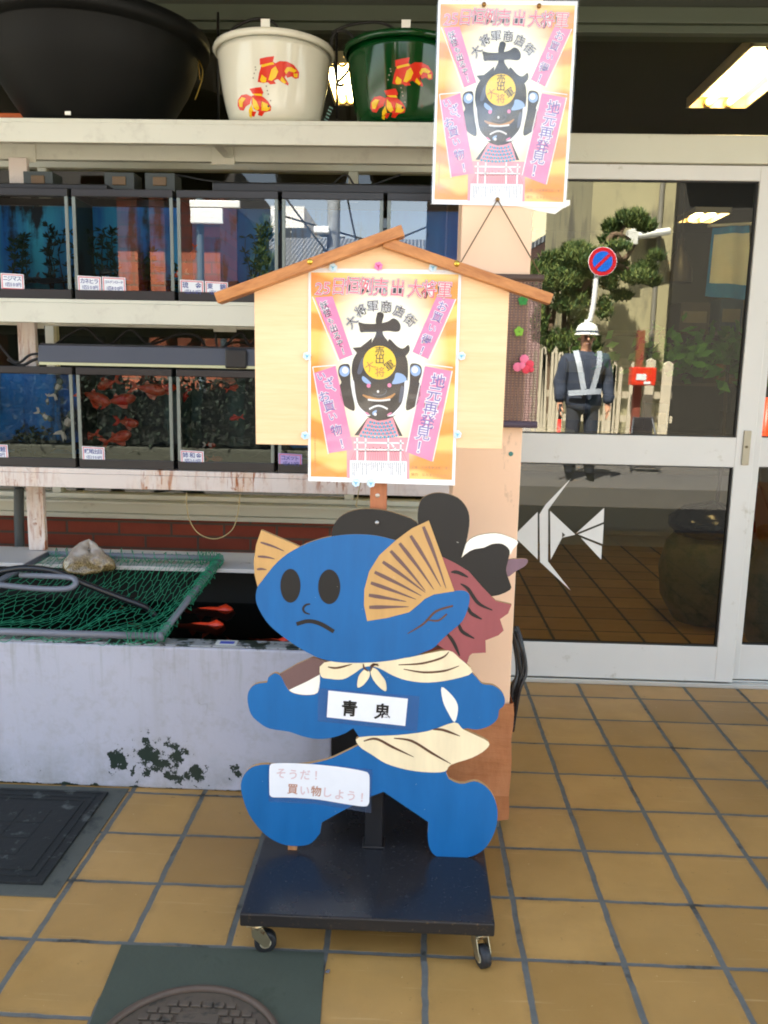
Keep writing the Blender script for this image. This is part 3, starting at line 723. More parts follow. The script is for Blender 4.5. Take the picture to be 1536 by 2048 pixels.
cable('power_cable', 'thin black cable trailing over the upper tanks under the top shelf', [at(300, 372, 3.24), at(340, 350, 3.24), at(420, 362, 3.24), at(520, 372, 3.25), at(640, 380, 3.25), at(690, 350, 3.25), at(720, 375, 3.25), at(800, 350, 3.25)], .004, M_cord)
fl = MB(); fl.box(at(0, 0, 3.22).x-.4, at(225, 0, 3.22).x, 3.10, 3.26, 2.014, 2.034); fl.build('tank_lid', pm('black_plastic', (16, 16, 16), .4), None, (-1.5, 3.2, 2.014), bevel=.004)
tag(bpy.data.objects['tank_lid'], 'black tank lid lying on the two left upper tanks', 'lid')
fl = MB(); fl.box(at(350, 0, 3.22).x+.15, .15, 3.11, 3.26, 2.014, 2.05); fl.build('aquarium_light', pm('black_plastic', (16, 16, 16), .4), None, (-.3, 3.2, 2.014), bevel=.006)
tag(bpy.data.objects['aquarium_light.001'], 'long black light bar lying on the right upper tanks', 'light hood')
# pumps under top shelf
for k, px in enumerate((90, 250, 330)):
    p = at(px, 352, 3.22); m = MB(); m.box(p.x-.06, p.x+.05, 3.17, 3.26, 2.036 if k == 0 else 2.013, 2.09); m.box(p.x-.03, p.x+.02, 3.165, 3.17, 2.045, 2.075, 1)
    simple('air_pump', ['dark air pump under the top shelf at far left', 'dark air pump under the middle of the top shelf', 'dark air pump right of its twin under the top shelf'][k], 'pump', m, [pm('pump_grey', (50, 56, 52), .5), pm('pump_brown', (96, 72, 40), .5)], (p.x, 3.2, 2.013), 'air pumps on the upper tanks', bevel=.006)
# price cards
M_pink, M_bink, M_paper = flat('card_red_ink', (214, 90, 100), .5), flat('card_blue_ink', (40, 60, 140), .5), flat('card_paper', (232, 236, 240), .35)
M_lilac = flat('lilac_card', (176, 160, 214), .4)
def card(px0, py0, px1, py1, l1, l2, label, paper=None):
    Y = 3.0705; c = at((px0+px1)/2, (py0+py1)/2, Y)
    a, b = at(px0, py0, Y), at(px1, py1, Y); W, H = b.x-a.x, a.z-b.z
    f = Flat(lambda u, v: (c.x+(u-.5)*W+(v-.5)*.0006, c.z-(v-.5)*H-(u-.5)*.003), Y, .0004)
    sh_ = MB().box(c.x-W/2, c.x+W/2, Y-.0003, Y+.0012, c.z-H/2, c.z+H/2)
    f.poly([(0, 0), (1, 0), (1, 1), (0, 1)], paper or M_paper, 0)
    for q in (((.04, .05), (.96, .05), (.96, .1), (.04, .1)), ((.04, .9), (.96, .9), (.96, .95), (.04, .95)), ((.04, .1), (.075, .1), (.075, .9), (.04, .9)), ((.925, .1), (.96, .1), (.96, .9), (.925, .9))): f.poly(q, M_pink, 1)
    f2 = Flat(f.fn, Y-.0009, .0001)
    ar = W/H
    g = Flat(lambda u, v: f.fn(.5+(u-.5)/1.0, v), Y-.0009, .0001)
    # characters are drawn in a square space so that they keep their shape
    sq = Flat(lambda u, v: f.fn(u/ar, v), Y-.0009, .0001); sq.mb, sq.mats = f.mb, f.mats
    n1 = max(2, len(l1)); s1 = min(.36, .84*ar/n1)
    sq.line(l1, .1*ar+s1/2, .3, .9*ar-s1/2, .3, s1, M_bink, 1, off=.012)
    n2 = len(l2); s2 = min(.34, .84*ar/n2*1.25)
    sq.line(l2, .12*ar+s2/2, .68, .88*ar-s2/2, .68, s2, M_bink, 1, off=.012, sx=.85)
    o = f.build('price_card', None, c); tag(o, label, 'price card', 'handwritten price cards taped to the tanks')
card(1, 547, 49, 580, 'ニジマス', '1匹500円', 'handwritten 500 yen price card at the left edge of the upper tanks')
card(155, 552, 203, 586, 'カネヒラ', '1匹500円', 'left one of the two adjoining price cards, 500 yen')
card(204, 554, 252, 588, 'ゴルデンローチ', '1匹800円', 'right one of the two adjoining price cards, 800 yen')
card(360, 560, 408, 595, '琉金', '1匹500円', 'handwritten 500 yen card left of the end of the roof batten')
card(410, 563, 456, 596, '東錦', '1匹500円', 'price card partly hidden by the end of the roof batten')
card(-32, 888, 17, 919, '錦鯉', '5匹500円', 'price card cut by the left edge on the lower tanks')
card(164, 893, 210, 925, '蝶尾出目', '1匹2000円', 'blue lettered 2000 yen card on the orange goldfish tank')
card(361, 901, 408, 932, '姉和金', '5匹300円', 'price card for five fish at 300 yen on the lower tanks')
card(557, 907, 604, 937, 'コメット', '1匹430円', 'lilac price card beside the lower left corner of the poster', M_lilac)

# bowls on the top shelf
ZS = 2.243
M_bowlw = pm('white_glazed_plastic', (226, 224, 206), .12, .03, 3)
M_bowlg = pm('green_glazed_plastic', (4, 60, 22), .1, .05, 3)
def bowl_prof(Rr, rb, H):
    pr = [(0, .002), (rb, .002)]
    for i in range(1, 15):
        t = i/14; pr.append((rb+(Rr-rb)*(t**.42)*.97, .002+H*.9*t))
    pr += [(Rr*.985, H*.905), (Rr*1.04, H*.915), (Rr*1.065, H*.945), (Rr*1.05, H*.985), (Rr*1.0, H), (Rr*.96, H*.985), (Rr*.95, H*.9), (rb*.9, .02), (0, .02)]
    return pr
def prof_r(pr, h):
    for (a, b) in zip(pr[1:], pr[2:]):
        if a[1] <= h <= b[1] and b[1] > a[1]: return a[0]+(b[0]-a[0])*(h-a[1])/(b[1]-a[1])
    return pr[10][0]
def on_bowl(pts, c, pr, lift):
    """a thin printed patch that follows the curved wall of the bowl; pts [(x,z)] seen from the front"""
    bm = bmesh.new(); f = bm.faces.new([bm.verts.new((x, 0, z)) for x, z in pts])
    bmesh.ops.triangulate(bm, faces=bm.faces[:])
    for _ in range(5):
        es = [e for e in bm.edges if e.calc_length() > .009]
        if not es: break
        bmesh.ops.subdivide_edges(bm, edges=es, cuts=1); bmesh.ops.triangulate(bm, faces=bm.faces[:])
    vs = []
    for v in bm.verts:
        r = prof_r(pr, v.co.z-c[2])+lift; dx = v.co.x-c[0]
        vs.append((v.co.x, c[1]-math.sqrt(max(1e-6, r*r-dx*dx)), v.co.z))
    bm.verts.index_update()
    fs = [tuple(x.index for x in fa.verts) for fa in bm.faces]; bm.free(); return vs, fs
def gold_print(c, pr, px_pts_list, mats, fn):
    m = MB()
    for pts, mi, lay in px_pts_list:
        q = [fn(*p) for p in pts]; vs, fs = on_bowl(q, c, pr, .0006+lay*.0006); n = len(m.v); m.v += vs
        for f in fs: m.face([n+i for i in f], mi)
    return m
zb = lambda x, y: (400+x/3, y/3)
FISHA = [([(345, 490), (355, 440), (370, 400), (385, 380), (440, 375), (490, 400), (520, 430), (505, 460), (470, 470), (430, 488), (380, 498)], 0, 0),
         ([(362, 395), (362, 358), (400, 350), (448, 343), (440, 375), (400, 385)], 0, 1), ([(450, 385), (480, 368), (520, 366), (560, 380), (588, 415), (585, 450), (565, 458), (545, 448), (520, 460), (505, 430), (470, 420)], 0, 0),
         ([(460, 468), (500, 450), (528, 490), (525, 503), (490, 490)], 0, 0), ([(400, 488), (440, 478), (455, 500), (420, 505)], 0, 0),
         ([(368, 395), (440, 378), (448, 390), (420, 396), (375, 408)], 1, 2), ([(360, 480), (372, 450), (400, 470), (395, 495), (370, 495)], 1, 2), ([(410, 480), (430, 420), (455, 400), (470, 430), (455, 465), (430, 485)], 1, 2),
         ([(520, 400), (545, 395), (575, 410), (560, 425), (530, 420), (515, 440), (505, 425)], 1, 2), ([(490, 455), (515, 485), (505, 498), (480, 480)], 1, 2), ([(555, 430), (580, 425), (578, 448), (560, 450)], 1, 2)]
FISHB = [([(305, 565), (340, 560), (375, 575), (405, 600), (422, 630), (418, 652), (385, 660), (345, 655), (315, 640), (300, 605)], 0, 0),
         ([(292, 525), (330, 522), (365, 520), (378, 550), (370, 565), (330, 560), (310, 555)], 0, 1), ([(305, 570), (270, 552), (235, 552), (210, 575), (206, 605), (220, 632), (245, 640), (262, 620), (290, 610)], 0, 0),
         ([(300, 610), (280, 640), (278, 672), (292, 682), (310, 650)], 1, 0), ([(300, 650), (330, 655), (310, 678), (296, 672)], 0, 1), ([(345, 655), (380, 660), (360, 678), (335, 672)], 0, 1),
         ([(308, 555), (365, 558), (376, 572), (330, 566)], 1, 2), ([(310, 575), (335, 600), (350, 640), (330, 650), (308, 625)], 1, 2), ([(365, 600), (400, 615), (418, 640), (395, 655), (360, 650), (370, 630)], 1, 2),
         ([(215, 580), (240, 565), (265, 575), (245, 595), (240, 620), (220, 615)], 1, 2), ([(400, 622), (410, 622), (410, 634), (400, 634)], 2, 3)]
M_fr, M_fy, M_fk = flat('decal_red', (222, 48, 24), .2, 0, .5), flat('decal_yellow', (246, 200, 20), .2), flat('decal_black', (20, 18, 18), .2)
M_wtag = flat('white_tag', (236, 236, 224), .4)
def bowl(cpx, Rr, H, mat, fn_shift, label, decal, shade):
    cx = at(cpx, 180, 3.20).x; c = (cx, 3.20, ZS)
    t = thing('goldfish_bowl', label, 'bowl', c, 'goldfish print bowls on the top shelf')
    pr = bowl_prof(Rr, Rr*.66, H); MB().lathe(pr, c, 64).build('bowl_body', mat, t, smooth=True)
    yf = 3.20-Rr*.9
    fn = lambda x, y: (lambda p: (p.x, p.z))(at(zb(x, y)[0]+fn_shift[0], zb(x, y)[1]+fn_shift[1], yf))
    m = gold_print(c, pr, FISHA, None, fn); m2 = gold_print(c, pr, FISHB, None, fn)
    for mm in (m, m2): mm.build('goldfish_print', [M_fr, M_fy, M_fk], t, smooth=True)
    d = MB()
    for (x, y) in ((333, 405), (335, 420), (318, 466), (397, 515), (407, 560), (419, 596), (325, 440), (402, 540)):
        q = [fn(x+5*math.cos(k), y+5*math.sin(k)) for k in (0, 1.05, 2.1, 3.14, 4.2, 5.2)]; vs, fs = on_bowl(q, c, pr, .0006); n = len(d.v); d.v += vs
        for f in fs: d.face([n+i for i in f], 0)
    d.build('bubble_print', [pm('bubble_grey', (150, 140, 120), .3)], t)
    p = (c[0]+.006, c[1]-Rr*1.02, c[2]+H)
    MB().box(p[0]-.015, p[0]+.015, p[1]-.012, p[1]-.009, p[2]-.006, p[2]+.018).build('price_tag', M_wtag, t)
    return t, c, pr, fn
t_, c_, pr_, fn_ = bowl(549, .204, .276, M_bowlw, (0, 0), 'white goldfish bowl with two red and yellow goldfish prints', 1, 0)
gm = MB()
rr = random.Random(8)
for i in range(9):
    for j in range(6):
        x = 745-i*8+j*3.5+rr.uniform(-1, 1); y = 535+i*20+j*2
        q = [fn_(x, y), fn_(x+3, y+1), fn_(x+2, y+rr.uniform(8, 14)), fn_(x-1, y+10)]; vs, fs = on_bowl(q, c_, pr_, .0006); n = len(gm.v); gm.v += vs
        for f in fs: gm.face([n+k for k in f], 0)
gm.build('green_print', [pm('pale_green_ink', (120, 170, 150), .3)], t_)
bowl(808, .206, .276, M_bowlg, (270, 3), 'glossy green goldfish bowl partly hidden by the upper poster', 1, 0)
# the big black pot
M_blk = pm('black_plastic_pot', (4, 6, 5), .6, .12, 5, .08, 40, **{'Specular IOR Level': .25})
bp = thing('flower_pot', 'huge black plastic planter on the top shelf at the left', 'planter', (at(190, 150, 3.28).x, 3.28, ZS))
cx = at(190, 150, 3.28).x
pr = [(0, .002), (.225, .002), (.235, .01), (.29, .09), (.34, .17), (.37, .24), (.378, .29), (.382, .295), (.415, .298), (.42, .315), (.42, .345), (.408, .352), (.39, .352), (.372, .30), (.22, .03), (0, .03)]
MB().lathe(pr, (cx, 3.28, ZS), 72).build('pot_body', M_blk, bp, smooth=True)
MB().box(cx-.02, cx+.0, 2.0+1.035, 3.038, ZS+.004, ZS+.016).build('price_tag', M_wtag, bp)
# small things beside the pot
ob = MB(); p = at(40, 205, 3.24); ob.box(p.x-.16, p.x+.05, 3.2, 3.3, ZS+.001, ZS+.055); ob.box(p.x-.02, p.x+.055, 3.19, 3.199, ZS+.001, ZS+.02, 1)
simple('carton', 'flat orange carton lying on the top shelf left of the black pot', 'carton', ob, [pm('orange_carton', (190, 90, 30), .6), pm('white_label', (210, 214, 210), .5)], (p.x, 3.25, ZS), bevel=.003)
# iron plant stands behind the bowls
M_iron = pm('black_iron', (22, 22, 20), .45, .1, 10)
ist = thing('plant_stand', 'black wrought iron plant stand with curled hoops behind the bowls', 'plant stand', (at(670, 150, 3.42).x, 3.42, ZS))
MB().box(at(400, 150, 3.45).x, at(860, 150, 3.45).x, 3.40, 3.44, ZS-.012, ZS+.004).build('foot_bar', M_iron, ist)
for pts in ([(674, 238), (673, 60)], [(450, 80), (470, 55), (510, 38), (545, 44), (562, 66), (567, 90)], [(674, 165), (690, 150), (700, 135)], [(674, 165), (680, 172), (688, 168)],
            [(662, 100), (664, 75), (680, 62), (700, 68), (716, 92)], [(760, 90), (785, 70), (805, 68), (825, 82)], [(437, 240), (436, 25)], [(662, 100), (668, 130), (674, 165)], [(663, 66), (700, 50), (760, 45), (800, 66)]):
    P = [at(x, y, 3.42) for x, y in pts]; P = smooth_poly([tuple(q) for q in P], 6, False) if len(P) > 2 else P
    MB().tube(P, .0055, 6).build('iron_hoop' if len(pts) > 2 else 'iron_upright', M_iron, ist, smooth=True)
wr = MB().tube(smooth_poly([tuple(at(*q, 3.35)) for q in ((400, 160), (396, 120), (405, 140), (402, 165), (390, 200))], 5, False), .0025, 5)
simple('wire_hook', 'thin brass wire hook hanging beside the black pot', 'hook', wr, [pm('brass_wire', (170, 140, 60), .3, Metallic=.8)], at(400, 160, 3.35), smooth=True)

# ================================================================ KOI POND
xs = at(665, 1400, 2.567).x
M_pond = chip_mat('white_flaking_paint', (184, 186, 198), (34, 52, 44), [(at(305, 1530, 2.567).x, .115, .20, .36), (at(240, 1520, 2.567).x, .10, .12, .30), (at(400, 1560, 2.567).x, .03, .2, .26), (at(60, 1480, 2.567).x, .07, .2, .12)], [(0.0, .022, .3), (.505, .016, .26)], .735)
M_rim = chip_mat('worn_pond_rim', (150, 156, 160), (30, 48, 40), [], [], .50, .35)
pond = thing('koi_pond', 'long low concrete koi pond with flaking white paint over dark green', 'pond', (-1.4, 2.9, 0))
b = MB(); b.box(-3.2, xs, 2.567, 2.64, 0, .498); b.box(xs-.08, xs, 2.6405, 3.36, 0, .498); b.box(-3.2, xs-.0805, 3.34, 3.42, 0, .62)
b.build('pond_wall', M_pond, pond, bevel=.008, seg=3)
b = MB(); b.box(-3.2, xs-.002, 2.571, 2.638, .4985, .505); b.box(xs-.078, xs-.002, 2.6385, 3.34, .4985, .505); b.build('pond_rim', M_rim, pond, bevel=.003)
MB().box(-3.2, xs-.081, 3.330, 3.3395, .061, .6195).build('pond_lining', pm('pond_lining', (16, 20, 18), .8), pond)
MB().box(-3.2, xs-.0805, 2.6405, 3.3395, .001, .06).build('pond_floor', pm('pond_lining', (16, 20, 18), .8), pond)
t = NT('dark_pond_water')
g = t.n('ShaderNodeBsdfGlossy', {'Color': (1, 1, 1, 1), 'Roughness': .01}); tr_ = t.n('ShaderNodeBsdfTransparent', {'Color': (.34, .38, .33, 1)}); fr = t.n('ShaderNodeFresnel', {'IOR': 1.33})
bpn = t.n('ShaderNodeBump', {'Height': t.noise(t.pos(), 9, 3), 'Strength': .12, 'Distance': .02}); t.t.links.new(bpn.outputs[0], g.inputs['Normal'])
mx = t.n('ShaderNodeMixShader', {0: fr.outputs[0], 1: tr_.outputs[0], 2: g.outputs[0]}); t.out(mx.outputs[0]); M_pw = t.m
MB().quad((-3.2, 2.6405, .43), (xs-.0805, 2.6405, .43), (xs-.0805, 3.3395, .43), (-3.2, 3.3395, .43)).build('pond_water', M_pw, pond, fix=False)
for px, py, a, L, c, lab in [(425, 1209, 176, .24, [KO, KO, WH], 'red and white koi swimming right of the net frame'), (396, 1254, 174, .22, [KO, KO, WH], 'red and white koi nearest the corner of the net frame'), (462, 1284, 120, .12, [KO], 'red koi by the pond rim left of the blue figure'), (540, 1284, 165, .16, [KO], 'red koi half hidden behind the blue figure'), (240, 1209, 175, .10, [KO], 'small red koi seen through the green net'), (268, 1249, 150, .09, [KO], 'little red koi deep under the net')]:
    p = atz(px, py, .416); p.y = min(p.y, 3.24); fish(0, 0, 0, L, a, c, lab, 'koi', 'koi in the pond', 'xy', 'koi', .19, .90, p)
# plank ledge behind the pond on which the rack stands
MB().box(-3.2, .05, 3.05, 3.335, .629, .644).build('plank_ledge', pm('white_plank', (196, 194, 190), .5, .08, 5, grime=((120, 116, 104), 12, .6)), None, (-1.4, 3.2, .629), bevel=.002)
tag(bpy.data.objects['plank_ledge'], 'white plank ledge along the back of the koi pond under the rack', 'ledge')
br = MB(); br.box(-3.2, xs-.081, 3.341, 3.419, .6205, .6285); 
tg = MB().box(at(432, 1290, 2.6).x, at(474, 1290, 2.6).x, 2.58, 2.625, .5055, .507); tg.box(at(440, 1290, 2.6).x, at(468, 1290, 2.6).x, 2.59, 2.615, .507, .5074, 1)
simple('paper_tag', 'small white and blue tag stuck on the pond rim', 'tag', tg, [pm('white_label', (210, 214, 210), .5), pm('tag_blue', (70, 90, 190), .5)], at(450, 1290, 2.6))
MB().box(xs+.004, .117, 2.50, 2.512, .001, .50).build('gap_shade_panel', pm('gap_shade_black', (16, 16, 17), .4, .1, 4), None, (-.06, 2.5, .001), bevel=.002)  # added panel, its black stands in for the deep shade of the gap
tag(bpy.data.objects['gap_shade_panel'], 'added black panel standing in for the shade between the koi pond and the column', 'board')
# net frame
fr_ = thing('pond_net', 'grey pipe frame with sagging green hexagonal net over the koi pond', 'net', (-1.2, 2.8, .54))
A = Vector((at(318, 1272, 2.56).x, 2.57, .532)); B = Vector((at(440, 1112, 3.10).x, 3.10, .672)); C_ = Vector((at(108, 1106, 3.10).x-.02, 3.10, .672)); D_ = Vector((-1.62, 2.57, .532))
M_pipe = pm('grey_pvc_pipe', (112, 116, 126), .35, .08, 8)
M_net = pm('green_netting', (28, 132, 96), .5, .2, 30)
for p, q in ((A, B), (B, C_), (C_, D_), (D_, A)):
    MB().tube([p, q], .0115, 12).build('pipe', M_pipe, fr_, smooth=True)
for p, d in ((A, B-A), (B, C_-B)):
    j = MB(); j.lathe([(0, -.016), (.013, -.012), (.015, 0), (.013, .012), (0, .016)], p, 12); j.build('elbow_joint', M_pipe, fr_, smooth=True)
net = MB(); rn = random.Random(2)
def netp(u, v):
    f0 = D_.lerp(A, u); b0 = C_.lerp(B, u); p = f0.lerp(b0, v)
    sag = (.095+.014*math.sin(u*13+v*7)+.010*math.sin(u*23-v*11))*(math.sin(math.pi*u)**.5)*(math.sin(math.pi*min(1, max(0, v)))**.8)*(1.15-.3*v)
    return p+Vector((0, 0, .012-sag))
cell = .038; Wn, Ln = .88, .56
def seg_(p, q, r=.0012):
    n = len(net.v); t = (q-p)
    if t.length < 1e-6: return
    t.normalize(); e = t.cross(Vector((0, 0, 1)));
    if e.length < 1e-4: e = t.orthogonal()
    e.normalize(); f = e.cross(t)
    for base in (p, q):
        for k in range(3): an = 2.1*k; net.v.append(tuple(base+e*(r*math.cos(an))+f*(r*math.sin(an))))
    for k in range(3): net.face((n+k, n+(k+1) % 3, n+3+(k+1) % 3, n+3+k))
hx, hy = cell, cell*.62; nu, nv = int(Wn/hx), int(Ln/hy)
jit = {}
def node(i, j, side):
    key = (i, j, side)
    if key not in jit:
        u = (i+(.5 if j % 2 else 0)+(.16 if side else -.16)-.0)/nu; v = j/nv
        jit[key] = netp(min(1, max(0, u+rn.uniform(-.009, .009))), min(1, max(0, v+rn.uniform(-.012, .012))))
    return jit[key]
for j in range(nv+1):
    for i in range(nu+1):
        seg_(node(i, j, 0), node(i, j, 1))
        if j < nv:
            if j % 2 == 0:
                seg_(node(i, j, 1), node(i, j+1, 0)); 
                if i > 0: seg_(node(i, j, 0), node(i-1, j+1, 1))
            else:
                if i < nu: seg_(node(i, j, 1), node(i+1, j+1, 0))
                seg_(node(i, j, 0), node(i, j+1, 1))
# bunched edge of netting wound round the pipes
def wind(p, q, turns, r=.017, rad=.0016, loose=.006):
    P = []; ax = (q-p); L = ax.length; ax.normalize(); e = ax.orthogonal().normalized(); f = ax.cross(e)
    for k in range(turns*7+1):
        a = 2*math.pi*k/7; rr = r+rn.uniform(-.002, loose); P.append(p+ax*(L*k/(turns*7))+e*(rr*math.cos(a))+f*(rr*math.sin(a))+ax*rn.uniform(-.004, .004))
    net.tube(P, rad, 4)
wind(A.lerp(B, .55), B, 22); wind(A, A.lerp(B, .12), 6); wind(A.lerp(B, .42), A.lerp(B, .5), 5); wind(A, A.lerp(D_, .14), 8, loose=.014); wind(B, B.lerp(C_, .12), 8, loose=.012); wind(B.lerp(C_, .1), C_, 14, loose=.014)
for k in range(26):
    u = k/26; p = A.lerp(D_, u)+Vector((0, -.012, -.01)); q = A.lerp(D_, u+.04+rn.uniform(0, .05))+Vector((0, -.016, -.02+rn.uniform(-.008, .01)))
    net.tube(smooth_poly([tuple(p), tuple((p+q)/2+Vector((0, -.006, rn.uniform(-.016, .004)))), tuple(q)], 3, False), .0013, 4)
for k in range(14):
    u = k/14; p = A.lerp(B, u); q = p+Vector((rn.uniform(.004, .02), rn.uniform(-.01, .03), rn.uniform(-.03, -.01))); net.tube([p, q, q+Vector((-.01, .03, .005))], .0013, 4)
net.build('netting', M_net, fr_, fix=False)
# hose, hooked pipe, bag
cable('black_hose', 'black rubber hose arching over the net into the pond', [at(-60, 1158, 2.72), at(0, 1143, 2.75), at(50, 1136, 2.78), at(110, 1143, 2.80), at(170, 1168, 2.82), at(240, 1195, 2.85), at(290, 1214, 2.86), at(310, 1232, 2.87)], .011, pm('black_rubber_hose', (28, 32, 38), .3), 'hose', seg=10)
cable('hooked_pipe', 'bent grey pipe end lying on the net at the left edge', [at(-60, 1163, 2.74), at(60, 1176, 2.76), at(125, 1178, 2.76), at(148, 1172, 2.765), at(150, 1160, 2.78), at(130, 1154, 2.79), at(40, 1150, 2.79)], .010, M_pipe, 'pipe', seg=10)
cable('plastic_tube', 'thin yellowed plastic tube hanging in a loop below the rusty shelf', [at(373, 985, 3.06), at(376, 1030, 3.06), at(395, 1065, 3.06), at(430, 1078, 3.06), at(462, 1062, 3.06), at(475, 1030, 3.06), at(480, 988, 3.06)], .002, pm('yellowed_tube', (170, 150, 100), .3), 'tube')
cable('plastic_tube', 'thin straight plastic tube behind the stick of the wooden board', [at(722, 960, 3.0), at(716, 990, 3.0), at(712, 1015, 3.0)], .002, pm('yellowed_tube', (170, 150, 100), .3), 'tube')
cable('plastic_tube', 'grey standpipe behind the left leg of the rack', [at(38, 975, 3.42), at(38, 1040, 3.42), at(40, 1110, 3.42)], .02, pm('pvc_dark', (70, 76, 76), .5), 'pipe', seg=12)
bg_ = MB(); nb = 26; pc = Vector((at(170, 1120, 2.98).x, 2.99, .638))
rb_ = random.Random(4)
P3 = [(0, 0), (.092, .0), (.098, .016), (.082, .04), (.058, .068), (.034, .088), (.016, .100), (0, .106)]
for (r, h) in P3:
    for i in range(nb):
        a = 2*math.pi*i/nb; k = 1+.16*math.sin(3*a+h*40)+.08*math.sin(7*a+h*90)+rb_.uniform(-.07, .07)
        bg_.v.append((pc.x+r*k*math.cos(a)*1.0+h*.12, pc.y+r*k*math.sin(a)*.75, pc.z+h*(.92+.2*math.sin(2*a+.6)+rb_.uniform(-.05, .05))))
for j in range(len(P3)-1):
    for i in range(nb): a = j*nb+i; b2 = j*nb+(i+1) % nb; bg_.face((a, b2, b2+nb, a+nb))
t = NT('bag_of_pellets'); p = t.pos(); s_ = t.n('ShaderNodeSeparateXYZ', {0: p})
k = t.ramp(t.m2('ADD', s_.outputs[2], t.m2('MULTIPLY', t.noise(p, 30, 4), .05)), .70, .74)
pel = t.mix(t.ramp(t.noise(p, 170, 2), .4, .6), S(92, 76, 46), S(150, 130, 88))
t.bsdf(t.mix(k, pel, S(150, 140, 128)), .25, t.noise(p, 50, 4), .5, .006, **{'Coat Weight': .6, 'Coat Roughness': .1})
simple('bag', 'crumpled clear plastic bag of brown pellets lying on the green net', 'bag', bg_, [t.m], pc, smooth=True)
bo_ = bpy.data.objects['bag']; sb_ = bo_.modifiers.new('sub', 'SUBSURF'); sb_.levels = sb_.render_levels = 2
tx_ = bpy.data.textures.new('crumple', 'VORONOI'); tx_.noise_scale = .035; dp_ = bo_.modifiers.new('crumple', 'DISPLACE'); dp_.texture = tx_; dp_.strength = .014; dp_.mid_level = .35; dp_.texture_coords = 'LOCAL'

# ================================================================ THE ROLLING SIGN STAND
st = thing('sign_stand', 'rolling black stand carrying a painted blue ogre cutout and a gabled wooden notice board', 'sign stand', (-.08, 2.06, 0))
BX0, BX1, BY0, BY1 = -.381, .224, 1.777, 2.362
t = NT('black_gloss_board'); p = t.pos()
t.bsdf(t.mix(t.ramp(t.noise(p, 160, 3), .66, .72), S(34, 35, 38), S(74, 74, 72)), t.m2('ADD', .16, t.m2('MULTIPLY', t.noise(p, 7, 5), .2)), t.noise(p, 3, 2), .02, .01); M_gloss = t.m
t = NT('worn_black_edge'); p = t.pos()
t.bsdf(t.mix(t.ramp(t.noise(p, 70, 6, .7), .60, .68), S(30, 28, 27), S(104, 84, 58)), .5); M_bedge = t.m
b = MB(); b.box(BX0, BX1, BY0, BY1, .0855, .12); bs = b.build('base_board', [M_gloss, M_bedge], st, bevel=.004)
for f in bs.data.polygons:
    if abs(f.normal.y) > .5 or abs(f.normal.x) > .5: f.material_index = 1
M_chr = pm('dull_chrome', (170, 160, 130), .35, .12, 30, Metallic=.85, grime=((130, 84, 36), 40, .58))
M_tyre = pm('black_tyre', (30, 32, 34), .55, .1, 20)
M_hub = pm('cream_hub', (176, 168, 140), .5, .1, 20)
def caster(x, y, ang, wob):
    c = bpy.data.objects.new('caster', None); COL.objects.link(c); c.parent = st; ORG[c.name] = Vector((x, y, 0)); c.location = Vector((x, y, 0))-ORG[st.name]; c.empty_display_size = .05
    rot = Matrix.Translation((x, y, 0)) @ Matrix.Rotation(R(ang), 4, 'Z')
    def put(mb, nm, mats, **kw): mb.v = [tuple(rot @ Vector(v)) for v in mb.v]; return mb.build(nm, mats, c, **kw)
    m = MB(); m.box(-.026, .026, -.022, .022, .0815, .085); m.lathe([(0, .0812), (.020, .0812), (.022, .076), (.018, .070), (0, .070)], (0, 0, 0), 18)
    put(m, 'mount_plate', [M_chr], bevel=.001)
    m = MB()
    for s in (-1, 1):
        m.prism([(-.014, .071), (.014, .071), (.032, .036), (.028, .020), (.016, .020), (-.012, .050)], s*.0155-.0012, s*.0155+.0012)
    m.box(-.014, .014, -.0143, .0143, .067, .0708); put(m, 'fork', [M_chr], bevel=.0008)
    m = MB(); m.lathe([(.012, -.0115), (.022, -.0125), (.0265, -.010), (.0272, 0), (.0265, .010), (.022, .0125), (.012, .0115)], (.020, 0, .0272), 28, 0, 'y'); w_ = put(m, 'wheel', [M_tyre], smooth=True)
    m = MB(); m.lathe([(0, -.0122), (.006, -.0135), (.014, -.0122), (.0145, 0), (.014, .0122), (.006, .0135), (0, .0122)], (.020, 0, .0272), 20, 0, 'y'); put(m, 'hub', [M_hub], smooth=True)
caster(-.345, 1.806, 12, 0); caster(.192, 1.806, -68, 0); caster(-.345, 2.33, 30, 0); caster(.192, 2.33, 120, 0)
# steel post and wooden stick
xp = at(748, 1640, 2.09).x
M_postk = pm('black_post_paint', (26, 26, 28), .35, .15, 8)
b = MB(); b.box(xp-.0235, xp+.0235, 2.072, 2.115, .121, .74); b.box(xp-.03, xp+.03, 2.068, 2.12, .1203, .126); b.build('steel_post', M_postk, st, bevel=.002)
M_stick = wood_mat('brown_stick_wood', (150, 86, 50), (190, 120, 78), (3, 3, .3), .5)
xk = at(757, 990, 2.07).x
b = MB(); b.box(xk-.021, xk+.021, 2.0665, 2.071, .70, 1.30); b.box(xk-.021, xk+.021, 2.0715, 2.088, .745, 1.30)
b.lathe([(0, -.003), (.005, -.002), (.006, 0)], (at(755, 991, 2.066).x, 2.0665, at(755, 991, 2.066).z), 12, 1, 'y')
b.build('wooden_stick', [M_stick, pm('bolt_steel', (196, 190, 180), .3, Metallic=.8)], st, bevel=.001)
